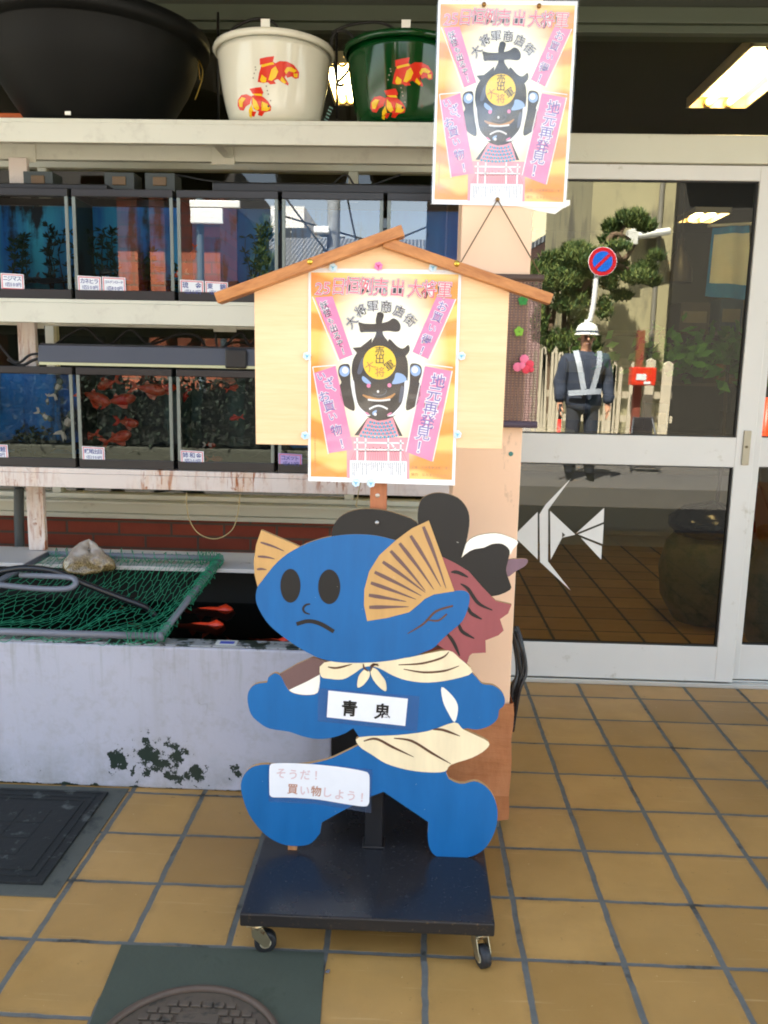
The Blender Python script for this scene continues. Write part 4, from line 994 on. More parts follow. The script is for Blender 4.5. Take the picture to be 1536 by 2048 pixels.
# --- the cut-out figure (painted plywood)
FY = 2.045; FT = .012
def z2(l): return [(460+.40365*x, 960+.40367*y) for x, y in l]
def z3(l): return [(440+.41667*x, 1300+.41667*y) for x, y in l]
fm2 = px_map(FY)
def P2(l): return [fm2(*p) for p in l]
t = NT('ply_edge'); p = t.pos(); t.bsdf(t.mix(t.noise(p, 30, 3, .5, (1, 20, 1)), S(150, 110, 66), S(200, 164, 112)), .7); M_ply = t.m
def paint(name, rgb):
    t = NT(name); p = t.pos(); c = S(*rgb)
    br_ = t.noise(p, 22, 5, .6, (1, 1, .18)); cl = t.noise(p, 2.4, 4, .5)
    v = t.m2('ADD', t.m2('MULTIPLY', br_, .6), t.m2('MULTIPLY', cl, .4))
    col = t.mix(t.ramp(v, .3, .7), tuple(x*.83 for x in c[:3])+(1,), tuple(min(1, x*1.10+.002) for x in c[:3])+(1,))
    col = t.mix(t.m2('MULTIPLY', t.ramp(t.noise(p, 75, 4, .7), .725, .745), .7), col, S(214, 210, 200))
    t.bsdf(col, t.m2('ADD', .38, t.m2('MULTIPLY', br_, .2)), br_, .10, .001); return t.m
M_pb, M_pk, M_pt, M_pc, M_pm, M_pbr, M_pp = paint('blue_paint', (0, 98, 160)), paint('black_paint', (13, 12, 12)), paint('tan_paint', (206, 160, 96)), paint('cream_paint', (244, 226, 184)), paint('maroon_paint', (150, 76, 78)), paint('taupe_paint', (112, 84, 80)), paint('plum_paint', (118, 90, 100))
M_wht = paint('ivory_paint', (250, 244, 228))
def plate(pts, mat, layer, name, parent, n=4, sm=True, back=FT):
    q = P2(smooth_poly(pts, n) if sm else pts); y = FY-layer*.0007
    return MB().prism(q, y, FY+back+layer*.0003, 0, 1).build(name, [mat, M_ply], parent)
BODY = z3([(232, 132), (262, 112), (292, 126), (312, 165), (332, 195), (362, 210), (415, 217), (468, 206), (480, 150), (500, 70), (700, 40), (1000, 20), (1150, 40), (1205, 105), (1232, 132), (1260, 163), (1310, 170), (1350, 198), (1368, 238), (1360, 270), (1340, 288), (1332, 330), (1292, 365), (1232, 382), (1172, 377), (1150, 420), (1085, 590), (1152, 642), (1220, 630), (1272, 652), (1312, 702), (1332, 772), (1325, 850), (1295, 920), (1250, 970), (1180, 998), (1100, 1003), (1032, 986), (1003, 940), (997, 880)])
BODY2 = z3([(1000, 826), (785, 680)]); BODY3 = z3([(720, 705), (610, 760), (545, 795), (488, 828)])
BODY4 = z3([(480, 880), (440, 925), (390, 940), (320, 937), (260, 915), (200, 870), (140, 790), (110, 710), (100, 650), (115, 600), (150, 565), (195, 552), (235, 550), (300, 555), (400, 550), (512, 528), (600, 490), (668, 456)])
BODY5 = z3([(676, 430), (640, 375)]); BODY6 = z3([(600, 400), (540, 420), (470, 427), (400, 415), (330, 392), (240, 378), (190, 350), (150, 310), (133, 250), (137, 200), (168, 166), (226, 156)])
fig = MB()
outl = smooth_poly(BODY, 3, False)+BODY2+BODY3+smooth_poly(BODY4, 3, False)+BODY5+smooth_poly(BODY6, 3, False)
fig.prism(P2(outl), FY, FY+FT, 0, 1); figo = fig.build('ogre_figure', [M_pb, M_ply], st)
cl_ = plate(z2([(245, 965), (330, 915), (410, 880), (490, 905), (520, 930), (450, 962), (380, 1000), (290, 1042)]), M_pbr, -3, 'club_handle', figo, sm=False)
plate(z3([(322, 195), (400, 150), (490, 100), (500, 160), (472, 212), (415, 219), (360, 212)]), M_wht, -4, 'white_sash', figo, 3)
plate(z2([(1145, 395), (1172, 312), (1230, 276), (1320, 265), (1390, 285), (1428, 310), (1402, 345), (1385, 372), (1340, 345), (1270, 350), (1200, 380)]), M_wht, -4, 'white_bundle', figo, 3)
plate(z2([(1360, 402), (1420, 392), (1466, 392), (1477, 404), (1462, 428), (1420, 452), (1372, 484), (1350, 450)]), M_pp, -5, 'club_tip', figo, 3)
plate(z2([(1120, 420), (1190, 352), (1258, 336), (1300, 318), (1350, 318), (1386, 350), (1378, 400), (1368, 450), (1386, 505), (1388, 545), (1300, 577), (1230, 545), (1160, 470)]), M_pk, -2, 'club_head', figo, 3)
hair = plate(z2([(1050, 380), (1112, 410), (1182, 452), (1250, 530), (1318, 600), (1395, 618), (1378, 662), (1338, 690), (1356, 746), (1330, 770), (1266, 795), (1268, 856), (1200, 860), (1186, 872), (1172, 915), (1120, 880), (1040, 825), (1000, 790), (1000, 500)]), M_pm, -1, 'hair', figo, sm=False)
plate(z3([(500, 60), (484, 125), (530, 138), (590, 140), (640, 115), (690, 82), (740, 80), (780, 95), (830, 122), (900, 146), (1000, 156), (1120, 140), (1212, 105), (1150, 40), (1095, 2), (980, 20), (870, 40), (700, 40)]), M_pc, 1, 'scarf', figo, 3)
plate(z3([(668, 418), (850, 408), (1000, 388), (1124, 347), (1162, 376), (1205, 398), (1288, 440), (1276, 476), (1210, 516), (1108, 550), (1080, 582), (1000, 586), (900, 574), (800, 545), (730, 502), (668, 460)]), M_pc, 2, 'loincloth', figo, 3)
HEAD = z2([(137, 530), (160, 498), (220, 422), (285, 365), (380, 315), (480, 284), (580, 270), (690, 271), (790, 290), (900, 330), (1000, 420), (1040, 520), (1062, 556), (1105, 549), (1162, 548), (1187, 574), (1180, 630), (1150, 700), (1085, 757), (1040, 800), (1000, 836), (900, 872), (780, 896), (650, 905), (520, 900), (420, 872), (300, 802), (200, 722), (150, 650), (128, 590)])
plate(z2([(505, 285), (515, 222), (560, 172), (640, 146), (740, 147), (830, 168), (925, 210), (960, 300), (900, 350), (700, 330), (560, 320)]), M_pk, -1, 'hat_brim', figo, 3)
plate(z2([(932, 215), (932, 150), (950, 95), (1000, 68), (1060, 66), (1130, 90), (1174, 140), (1187, 200), (1177, 280), (1158, 350), (1132, 416), (1085, 420), (1020, 380), (960, 300)]), M_pk, -1.5, 'hat_knob', figo, 3)
head = plate(HEAD, M_pb, 2, 'head', figo, 3)
finr = plate(z2([(985, 200), (900, 240), (820, 300), (740, 372), (690, 452), (666, 540), (664, 620), (680, 698), (780, 682), (888, 654), (930, 620), (965, 588), (1010, 566), (1112, 550)]), M_pt, 3, 'ear_fin', figo, sm=False)
finl = plate(z2([(155, 248), (345, 330), (280, 372), (215, 426), (165, 490), (138, 535), (122, 470), (118, 400), (130, 320)]), M_pt, 1.2, 'ear_fin', figo, sm=False)
# painted features, thin proud layers
M_brush = flat('dark_brush_paint', (26, 22, 20), .5); M_tb = flat('umber_brush_paint', (96, 64, 44), .5); M_ink = flat('black_print', (14, 14, 14), .4)
def feat(name, parent, layer, draw):
    f = Flat(fm2, FY, .0007); draw(f, layer); return f.build(name, parent)
for c, rx, ry in (((300, 523), 50, 84), ((492, 528), 55, 86)):
    feat('eye', figo, 3, lambda f, l, c=c, rx=rx, ry=ry: f.ell(z2([c])[0], rx*.4037, ry*.4037, M_pk, l, 0, 0, 360, 36))
feat('nose', figo, 3, lambda f, l: f.stroke(z2([(398, 613), (376, 618), (363, 636), (372, 655), (397, 664)]), [3, 4, 4.5, 4, 2], M_brush, l))
feat('mouth', figo, 3, lambda f, l: f.stroke(z2([(330, 713), (390, 698), (450, 712), (515, 750)]), [8, 8, 8.5, 8], M_brush, l))
def fins(f, l):
    for a, c in (((958, 230), (1070, 535)), ((895, 275), (1045, 527)), ((840, 312), (1010, 541)), ((796, 350), (968, 548)), ((757, 404), (968, 556)), ((717, 455), (948, 572)), ((698, 508), (922, 590)), ((688, 569), (874, 601)), ((690, 629), (886, 626))):
        q = z2([a, ((a[0]+c[0])/2+4, (a[1]+c[1])/2), c]); f.stroke(q, [6, 8, 5.5, 3.5, 1], M_pbr, l)
feat('fin_rays', figo, 4, fins)
def fins2(f, l):
    for a, c in (((152, 308), (268, 351)), ((138, 378), (222, 390)), ((134, 442), (182, 444))): f.stroke(z2([a, ((a[0]+c[0])/2, (a[1]+c[1])/2-3), c]), [3, 5, 3.5, 1], M_pbr, l)
feat('fin_rays', figo, 2.4, fins2)
def hairs(f, l):
    for pts in ([(1095, 456), (1130, 458), (1180, 482)], [(1142, 514), (1180, 540), (1230, 610), (1300, 645)], [(1180, 628), (1195, 660), (1248, 690)], [(1132, 705), (1150, 750), (1210, 785)], [(1070, 755), (1105, 800), (1138, 872)]):
        f.stroke(z2(pts), [2, 7, 7, 2], M_brush, l)
feat('hair_strokes', figo, 0.2, hairs)
feat('ear_line', figo, 3.2, lambda f, l: (f.stroke(z2([(880, 760), (960, 710), (1020, 650), (1105, 622)]), [1.5, 4, 4.5, 3.5], M_tb, l), f.stroke(z2([(972, 690), (1030, 695), (1075, 662)]), [2, 4, 3], M_tb, l+.5)))
for pts in ([(485, 925), (530, 930), (605, 912)], [(835, 915), (950, 908), (1050, 880), (1085, 850)], [(860, 936), (960, 952), (1060, 945), (1135, 920)]): feat('scarf_stroke', figo, 2, lambda f, l, pts=pts: f.stroke(z2(pts), [1.5, 4, 4, 1], M_tb, l))
def loinl(f, l):
    for pts in ([(690, 436), (750, 425), (830, 465), (930, 512)], [(835, 422), (920, 435), (1020, 495), (1108, 545)], [(1022, 380), (1070, 382), (1152, 412)]): f.stroke(z3(pts), [2, 5, 5, 1], M_tb, l)
feat('loincloth_strokes', figo, 3, loinl)
kn = plate(z3([(700, 92), (684, 100), (664, 130), (660, 178), (690, 165), (716, 130), (718, 104)]), M_pc, 3.4, 'scarf_knot', figo, 3)
plate(z3([(724, 84), (752, 92), (775, 120), (795, 150), (798, 195), (770, 182), (738, 145), (724, 112)]), M_pc, 3.4, 'scarf_knot', figo, 3)
feat('knot_strokes', figo, 4.4, lambda f, l: [f.stroke(z3(p), [1.5, 4, 2], M_tb, l) for p in ([(688, 64), (692, 84), (712, 100)], [(760, 66), (735, 72), (722, 100)], [(720, 78), (738, 66), (762, 74)])])
plate(z3([(1063, 178), (1102, 205), (1135, 248), (1142, 290), (1126, 346), (1096, 302), (1070, 245)]), M_wht, 1, 'white_drape', figo, 3)
b = MB(); p = at(754, 1045, FY); b.lathe([(0, -.006), (.004, -.005), (.0052, -.003), (.0052, .0)], (p.x, FY, p.z), 12, 0, 'y'); b.build('bolt', [pm('bolt_steel', (196, 190, 180), .3)], figo, smooth=True)
M_block = wood_mat('wood_block', (150, 100, 60), (190, 140, 90), (3, 3, 1))
p = at(585, 1694, 2.05); MB().box(p.x-.012, p.x+.012, 2.047, 2.06, .1205, .136).build('wood_block', M_block, figo)
# taped paper labels
def lam(name):
    t = NT(name); tr2 = t.n('ShaderNodeBsdfTransparent', {'Color': (.86, .9, .95, 1)}); g2 = t.n('ShaderNodeBsdfPrincipled', {'Base Color': S(120, 140, 175), 'Roughness': .12})
    mx2 = t.n('ShaderNodeMixShader', {0: .16, 1: tr2.outputs[0], 2: g2.outputs[0]}); t.out(mx2.outputs[0]); return t.m
M_lam = lam('laminate_film'); M_lpaper = flat('laminated_paper', (238, 240, 242), .4, .5)
def rect_pts(q, n=8):
    o = []
    for i in range(4):
        a, c = q[i], q[(i+1) % 4]
        for k in range(n): o.append((a[0]+(c[0]-a[0])*k/n, a[1]+(c[1]-a[1])*k/n))
    return o
f = Flat(fm2, FY, .0007); f.poly(z3([(472, 180), (958, 220), (946, 388), (468, 340)]), M_lam, 4); f.poly(z3([(521, 192), (902, 231), (889, 362), (513, 320)]), M_lpaper, 5)
f.ch('青', *z3([(622, 277)])[0], 30, M_ink, 6, rot=4.5, off=.03); f.ch('鬼', *z3([(780, 292)])[0], 30, M_ink, 6, rot=4.5, off=.03)
f.build('name_label', figo)
f = Flat(fm2, FY, .0007); f.poly(z3([(237, 538), (480, 545), (731, 570), (725, 780), (470, 738), (233, 725)]), M_lam, 4)
f.poly(z3(smooth_poly([(262, 541), (360, 541), (480, 548), (600, 562), (692, 579), (712, 590), (718, 612), (717, 700), (714, 735), (692, 748), (600, 736), (480, 716), (360, 706), (262, 704), (243, 696), (238, 678), (238, 570), (244, 548)], 3)), M_lpaper, 5)
M_fp, M_fo = flat('faded_pink_print', (222, 196, 196), .5), flat('faded_brown_print', (190, 140, 116), .5)
for c, x, y in zip('そうだ！', (294, 352, 410, 462), (588, 594, 596, 598)): f.ch(c, *z3([(x, y)])[0], 20, M_fp, 6, rot=2, off=.014)
for c, x, y, m in zip('買い物しよう！', (350, 408, 462, 518, 574, 630, 682), (664, 672, 674, 680, 690, 696, 704), (M_fo, M_fp, M_fo, M_fp, M_fp, M_fp, M_fp)): f.ch(c, *z3([(x, y)])[0], 20, m, 6, rot=4, off=.016)
f.build('speech_label', figo)
# --- gabled notice board
EY = 2.052
M_ema = wood_mat('pale_board_wood', (240, 198, 146), (252, 216, 170), (.6, 3, 9), .55, 5)
M_bat = wood_mat('roof_batten_wood', (160, 96, 44), (206, 140, 78), (1.2, 6, 6), .4, 9)
q = [(x, z) for x, z in ((-.387, 1.211), (-.389, 1.589), (-.083, 1.704), (.222, 1.587), (.221, 1.213))]
ema = MB().prism(q, EY, EY+.010).build('notice_board', [M_ema], st, bevel=.001)
def batten(p0, p1, th, y0, y1, name='roof_batten'):
    a, c = at(*p0, y0), at(*p1, y0); d = (c-a).normalized(); nrm = Vector((-d.z, 0, d.x))
    if nrm.z < 0: nrm = -nrm
    m = MB(); L = (c-a).length
    m.box(0, L, y0, y1, -th/2, th/2)
    me = m.mesh(name); o = link(name, me, [M_bat], None, bevel=.002)
    ORG[o.name] = Vector(); o.parent = ema
    ang = math.atan2(d.z, d.x)
    o.matrix_parent_inverse = Matrix.Identity(4)
    o.location = Vector((a.x, 0, a.z))-ORG[ema.name]; o.rotation_euler = (0, -ang, 0)
    return o
batten((431, 596), (806, 460), .026, 2.018, EY+.012)
batten((768, 483), (1104, 598), .025, 2.026, EY+.012)
for (px, py) in ((620, 524), (914, 527)):
    p = at(px, py, 2.02); m = MB().lathe([(0, -.004), (.006, -.003), (.0075, 0), (.0075, .008)], (p.x, 2.019 if px < 700 else 2.0265, p.z), 14, 0, 'y'); m.build('brass_bolt', [pm('bright_brass', (214, 176, 70), .25, Metallic=.9)], ema, smooth=True)

# ================================================================ POSTERS
PW, PH = .364, .512
def uv7(x, y):
    u0 = (x-115)/1310; v = (y-(110+25*u0))/(1805+15*u0); u = (x-(115-7*v))/(1310-78*v); return u, v
def pmap(x, y): u, v = uv7(x, y); return (u-.5)*PW, (.5-v)*PH
def prt(name, rgb): return flat('print_'+name, rgb, .35, .35, .5)
K_w, K_bk, K_pk, K_pd, K_yl, K_cy, K_cr, K_li, K_br, K_gr = prt('white', (244, 242, 238)), prt('black', (16, 16, 19)), prt('pink', (238, 128, 170)), prt('rose', (228, 104, 120)), prt('yellow', (250, 206, 40)), prt('cyan', (60, 160, 190)), prt('cream', (252, 246, 214)), prt('lilac', (120, 104, 170)), prt('brown', (190, 130, 60)), prt('steel', (74, 84, 104))
K_sh = prt('skyblue', (150, 180, 220)); K_lp = prt('palerose', (238, 150, 160)); K_bkg = prt('charcoal', (30, 27, 28))
t = NT('print_orange_waves'); p = t.obj(); n1 = t.noise(p, 5, 4, .5, (1, 1, 2)); sep = t.n('ShaderNodeSeparateXYZ', {0: p})
wv = t.n('ShaderNodeTexWave', {'Vector': p, 'Scale': 3.0, 'Distortion': 7.0, 'Detail': 2.0, 'Detail Scale': 1.2}, bands_direction='Z').outputs['Fac']
cx2 = t.m2('MULTIPLY', sep.outputs[0], 1.25); cz2 = t.m2('SUBTRACT', sep.outputs[2], .03); dd = t.m2('SQRT', t.m2('ADD', t.m2('MULTIPLY', cx2, cx2), t.m2('MULTIPLY', t.m2('MULTIPLY', cz2, cz2), .55)))
oc = t.mix(t.ramp(wv, .35, .75), S(243, 146, 40), S(252, 200, 98)); oc = t.mix(t.ramp(dd, .20, .11), oc, S(255, 250, 222))
t.bsdf(oc, .35, **{'Coat Weight': .35, 'Coat Roughness': .03}); K_or = t.m
f = Flat(pmap, 0.0, .0003)
f.poly([(115, 110), (1425, 135), (1340, 1965), (108, 1915)], K_w, 0)
f.poly([(137, 145), (1400, 170), (1318, 1915), (130, 1875)], K_or, 1)
for q in ([(170, 350), (322, 342), (492, 830), (380, 872)], [(1210, 352), (1368, 375), (1132, 872), (1000, 808)], [(152, 985), (345, 920), (492, 1640), (285, 1672)], [(1105, 930), (1328, 972), (1152, 1752), (940, 1668)]): f.poly(q, K_pk, 2)
for a, c in (((150, 345), (372, 880)), ((1375, 372), (1140, 880)), ((150, 930), (280, 1680)), ((1335, 972), (1160, 1750)), ((1095, 925), (935, 1665)), ((150, 930), (350, 915)), ((1110, 912), (1340, 945))): f.stroke([a, c], [8, 8], K_w, 3)
# red ground panel, fence, box
f.poly([(436, 1530), (962, 1540), (962, 1905), (436, 1890)], K_lp, 2)
for i in range(24):
    x0 = 470+i*20.5; xm = 700+(x0-700)*.82; f.stroke([(xm, 1640), (x0, 1740)], [3, 4], K_pd, 3)
for a, c, wd in (((495, 1580), (918, 1590), 14), ((500, 1640), (915, 1650), 12), ((525, 1540), (525, 1735), 13), ((597, 1545), (592, 1740), 13), ((787, 1545), (787, 1745), 13), ((893, 1560), (888, 1745), 13), ((810, 1590), (850, 1640), 12)): f.stroke([a, c], [wd, wd], K_w, 4)
for i in range(38): f.ell((540+i*9.6, 1655+(i % 3)*3), 4, 5, K_bk, 4, n=8)
for i in range(9): f.ell((600+i*30, 1625+(i % 2)*12), 5, 5, K_bk, 4, n=8)
f.poly([(462, 1735), (942, 1748), (940, 1905), (460, 1890)], K_w, 5)
rq = random.Random(11)
for i in range(28):
    x = 484+i*16; y = 1752+rq.uniform(0, 8); L = rq.choice((20, 50, 80, 110))
    yy = y
    while yy < y+L: hgt = rq.uniform(4, 8); f.poly([(x, yy), (x+7, yy), (x+7, yy+hgt), (x, yy+hgt)], K_gr, 6); yy += hgt+3.5
# armour collar
f.poly([(612, 1368), (832, 1362), (910, 1528), (500, 1518)], K_bkg, 2); f.poly([(615, 1372), (828, 1366), (880, 1530), (535, 1525)], K_lp, 3)
for r_ in range(5):
    y = 1395+r_*30; n = 6+r_; x0, x1 = 622-r_*20, 822+r_*13
    for k in range(n):
        x = x0+(x1-x0)*(k+.5)/n; yy = y+18*(1-((k+.5)/n*2-1)**2); f.poly([(x-11, yy-7), (x+9, yy-7), (x+9, yy+15), (x-11, yy+15)], K_cy, 4)
        if k < n-1: f.poly([(x+12, yy+1), (x+(x1-x0)/n-14, yy+1), (x+(x1-x0)/n-14, yy+11), (x+12, yy+11)], K_bk, 4)
# helmet: side guards, bowl, face mask, crest
for s in (-1, 1):
    cx = 723
    X = lambda v: cx+s*v
    f.sm([(X(250), 1080), (X(255), 930), (X(290), 905), (X(345), 925), (X(355), 990), (X(330), 1060), (X(345), 1100), (X(330), 1230), (X(250), 1300), (X(215), 1280)], K_bkg, 2); f.ell((X(302), 968), 44, 46, K_sh, 3); f.ell((X(296), 960), 26, 28, K_w, 4)
f.sm([(495, 1050), (482, 960), (500, 860), (560, 780), (640, 745), (723, 735), (810, 745), (890, 785), (950, 860), (962, 960), (955, 1060), (940, 1200), (880, 1320), (800, 1375), (720, 1390), (640, 1372), (560, 1310), (505, 1190)], K_bk, 4)
f.poly([(490, 770), (560, 765), (620, 720), (655, 690), (655, 850), (560, 850)], K_bk, 4.4); f.sm([(968, 750), (975, 800), (930, 850), (860, 850), (800, 830), (800, 700), (870, 760), (920, 780)], K_bk, 4.4)
f.sm([(478, 1060), (500, 1050), (512, 1150), (540, 1260), (610, 1330), (640, 1345), (600, 1350), (530, 1290), (490, 1180)], K_w, 5); f.sm([(958, 1060), (932, 1062), (925, 1150), (900, 1250), (830, 1330), (780, 1355), (850, 1345), (920, 1270), (950, 1170)], K_w, 5)
f.sm([(580, 1010), (640, 1060), (640, 1080), (600, 1070), (570, 1040)], K_sh, 5); f.sm([(860, 985), (920, 1000), (948, 1045), (900, 1072), (825, 1078), (845, 1030)], K_sh, 5); f.sm([(900, 1100), (925, 1120), (905, 1220), (880, 1230)], K_gr, 5); f.sm([(560, 880), (590, 850), (585, 930), (560, 990), (530, 980)], K_gr, 5)
# crest shaped like the character for "great"
f.sm([(700, 500), (705, 482), (728, 474), (752, 484), (760, 505), (745, 560), (748, 600), (752, 660), (790, 715), (810, 760), (650, 775), (655, 730), (690, 660), (695, 600), (690, 545)], K_bkg, 5)
f.sm([(545, 560), (600, 570), (700, 572), (790, 555), (838, 528), (880, 548), (902, 590), (893, 630), (860, 640), (790, 632), (700, 640), (600, 640), (560, 640), (550, 600)], K_bkg, 6)
f.ell((720, 898), 140, 142, K_yl, 6)
for c, x, y, r_ in (('売', 722, 800, 0), ('出', 722, 868, 0), ('大', 638, 925, 35), ('将', 722, 975, 0), ('軍', 806, 925, -35)): f.ch(c, x, y, 78 if c in '売出' else 82, K_bk if c in '売出軍' else K_br, 7, rot=-r_ if c == '大' else r_ if c == '軍' else 0, off=.01)
f.ell((626, 1092), 17, 18, K_pk, 7, n=14); f.ell((802, 1090), 17, 18, K_pk, 7, n=14)
f.stroke([(660, 1160), (690, 1175), (730, 1175), (765, 1160), (775, 1130), (755, 1120)], [4, 6, 6, 6, 5, 3], K_gr, 6); f.ell((705, 1142), 10, 12, K_w, 7, n=12)
f.stroke([(575, 1170), (630, 1195), (720, 1210), (800, 1195), (850, 1160)], [10, 26, 18, 26, 10], K_br, 6)
for i in range(15): f.ell((625+i*12.6, 1212+8*math.sin(i/14*math.pi)), 8, 9, K_w, 7, n=10)
for i in range(13): f.ell((635+i*12, 1290-26*math.sin(i/12*math.pi)), 8, 9, K_w, 7, n=10)
f.sm([(650, 1310), (700, 1285), (760, 1300), (775, 1340), (740, 1385), (690, 1390), (650, 1350)], K_bkg, 6); f.sm([(655, 1320), (690, 1300), (690, 1320), (665, 1345)], K_sh, 7); f.ell((680, 1337), 12, 13, K_w, 8, n=12); f.ell((612, 1330), 20, 8, K_pk, 7, .6, n=12); f.ell((800, 1335), 24, 8, K_pk, 7, -.5, n=12)
# heading
HX = [205, 272, 375, 490, 608, 735, 880, 1030, 1150, 1280]; HY = [280, 276, 262, 256, 262, 270, 278, 285, 290, 302]
for c, x, y in zip('25日恒例売出大将軍', HX, HY):
    s_ = 142 if c not in '25' else 128
    kw = dict(rot=2.5, shear=.06, sx=.86 if c not in '25' else 1.0); dl = .45*(len(GL) % 2) if False else .45*(HX.index(x) % 2)
    f.ch(c, x, y, s_, K_bk, 6+dl, off=.045, **kw); f.ch(c, x, y, s_, K_w, 7+dl, off=.028, **kw); f.ch(c, x, y, s_, K_pd, 8+dl, off=.004, **kw)
for c, x, y, r_ in zip('大将軍商店街', (483, 562, 668, 782, 890, 982), (555, 463, 428, 429, 468, 545), (-48, -28, -4, 6, 24, 42)):
    f.ch(c, x, y, 92, K_bk, 6+.45*(int(x) % 2), rot=r_, off=.06); f.ch(c, x, y, 92, K_w, 7+.45*(int(x) % 2), rot=r_, off=.035); f.ch(c, x, y, 92, K_bk, 8+.45*(int(x) % 2), rot=r_, off=.0)
# banner lettering
def vtext(chars, xs_, ys_, sz, rot, m=K_li):
    tog = 0
    for c, x, y in zip(chars, xs_, ys_):
        s_ = sz if c not in 'いしんもっ！' else sz*.8
        if c == '！': s_ = sz
        tog = .45-tog
        f.ch(c, x, y, s_, K_w, 4+tog, rot=rot, off=.06); f.ch(c, x, y, s_, m, 5+tog, rot=rot, off=.008)
lin = lambda a, c, n: [a+(c-a)*i/(n-1) for i in range(n)]
vtext('妖怪も出るぞ！', lin(250, 410, 7), lin(415, 800, 7), 66, -18, K_gr)
vtext('お買い得！', [1262, 1215, 1172, 1120, 1082], [432, 520, 612, 705, 800], 84, 22)
vtext('いざ、お買い物！', [225, 290, 330, 250, 290, 320, 350, 395], [1010, 1065, 1120, 1180, 1265, 1355, 1470, 1590], 92, -14)
vtext('地元再発見！', [1215, 1180, 1150, 1118, 1082, 1045], [1055, 1170, 1290, 1405, 1505, 1625], 118, 10)
f.line('主催　大将軍商店街（振）'.replace('　', ' '), 990, 1800, 1300, 1812, 26, K_br, 4, off=.01)
f.line('協力 なみまにさんかく', 990, 1862, 1290, 1880, 26, K_br, 4, off=.01)
for i in range(16): f.poly([(164, 1490+i*22), (172, 1490+i*22), (172, 1504+i*22), (164, 1504+i*22)], K_br, 4)
f.mb.box(-PW/2, PW/2, .0002, .0009, -PH/2, PH/2, f.mi(K_w))
def poster_at(o, tl, tr, bl, Y):
    a, b, c = at(*tl, Y), at(*tr, Y), at(*bl, Y); o.location = ((b+c)/2).to_tuple()
    o.rotation_euler = (0, -math.atan2((b-a).z, (b-a).x), 0)
po = f.build('poster'); tag(po, 'orange event poster pinned to the gabled wooden notice board', 'poster', 'two prints of the same orange poster')
poster_at(po, (617, 536), (924, 540), (615, 962), EY-.0025)
pu = po.copy(); COL.objects.link(pu); pu['label'] = 'orange event poster nailed high on the peach column, touching the top of the picture'
poster_at(pu, (877, -3), (1157, 0), (862, 410), 2.391)
def sleeve(o, name, mixf, rough):
    t = NT(name); tr2 = t.n('ShaderNodeBsdfTransparent', {'Color': (.97, .98, 1, 1)}); g2 = t.n('ShaderNodeBsdfGlossy', {'Color': (1, 1, 1, 1), 'Roughness': rough})
    bp = t.n('ShaderNodeBump', {'Height': t.noise(t.obj(), 6, 2, .5, (1, 1, 2)), 'Strength': .5, 'Distance': .02}); t.t.links.new(bp.outputs[0], g2.inputs['Normal'])
    f2 = t.m2('MULTIPLY', t.ramp(t.noise(t.obj(), 4.5, 3, .6, (1, 1, 2.2)), .28, .7), mixf)
    mx2 = t.n('ShaderNodeMixShader', {0: f2, 1: tr2.outputs[0], 2: g2.outputs[0]}); t.out(mx2.outputs[0])
    hw, hh = PW/2+.003, PH/2+.003; nx, nz = 10, 14; m = MB(); rs = random.Random(len(name))
    for j in range(nz+1):
        for i in range(nx+1): m.v.append((-hw+2*hw*i/nx, -.0042-.0012*math.sin(i*.9+j*.5)*(0 < i < nx), -hh+2*hh*j/nz))
    for j in range(nz):
        for i in range(nx): k2 = j*(nx+1)+i; m.face((k2, k2+1, k2+nx+2, k2+nx+1))
    me = m.mesh('clear_sleeve', False); c = bpy.data.objects.new('clear_sleeve', me); COL.objects.link(c); me.materials.append(t.m); c.parent = o; ORG[c.name] = Vector()
    me.polygons.foreach_set('use_smooth', [True]*len(me.polygons))
sleeve(po, 'clear_film_thin', .06, .22); sleeve(pu, 'clear_film_glare', .17, .3)
# clear film with torn corner behind the upper poster, nail heads
nf = MB(); a = at(868, 404, 2.392); b2 = at(1137, 408, 2.392)
nf.poly([(at(1030, 405, 2.3935).x, 2.3935, at(1030, 405, 2.3935).z), tuple(at(1030, 412, 2.3935)), tuple(at(1060, 418, 2.3935)), tuple(at(1085, 424, 2.3935)), tuple(at(1110, 428, 2.3935)), tuple(at(1124, 418, 2.3935)), tuple(at(1140, 410, 2.3935)), tuple(at(1140, 400, 2.3935))])
simple('tape_scrap', 'torn white tape scrap below the lower right corner of the upper poster', 'tape', nf, [flat('white_tape', (244, 240, 226), .4)], at(1080, 410, 2.3935), fix=False)
M_brs = pm('old_brass', (150, 112, 60), .35, Metallic=.8)
for k, (px, py) in enumerate(((968, 9), (1078, 12), (995, 399))):
    p = at(px, py, 2.385); m = MB().lathe([(0, -.006), (.004, -.0055), (.0058, -.003), (.006, 0), (.0015, .0005), (.0015, .012)], (p.x, 2.3855, p.z), 14, 0, 'y')
    simple('brass_tack', ['brass tack at the top of the upper poster, left one', 'brass tack at the top of the upper poster, right one', 'brass nail at the foot of the upper poster holding the string'][k], 'tack', m, [M_brs], p, 'brass tacks in the upper poster', smooth=True)
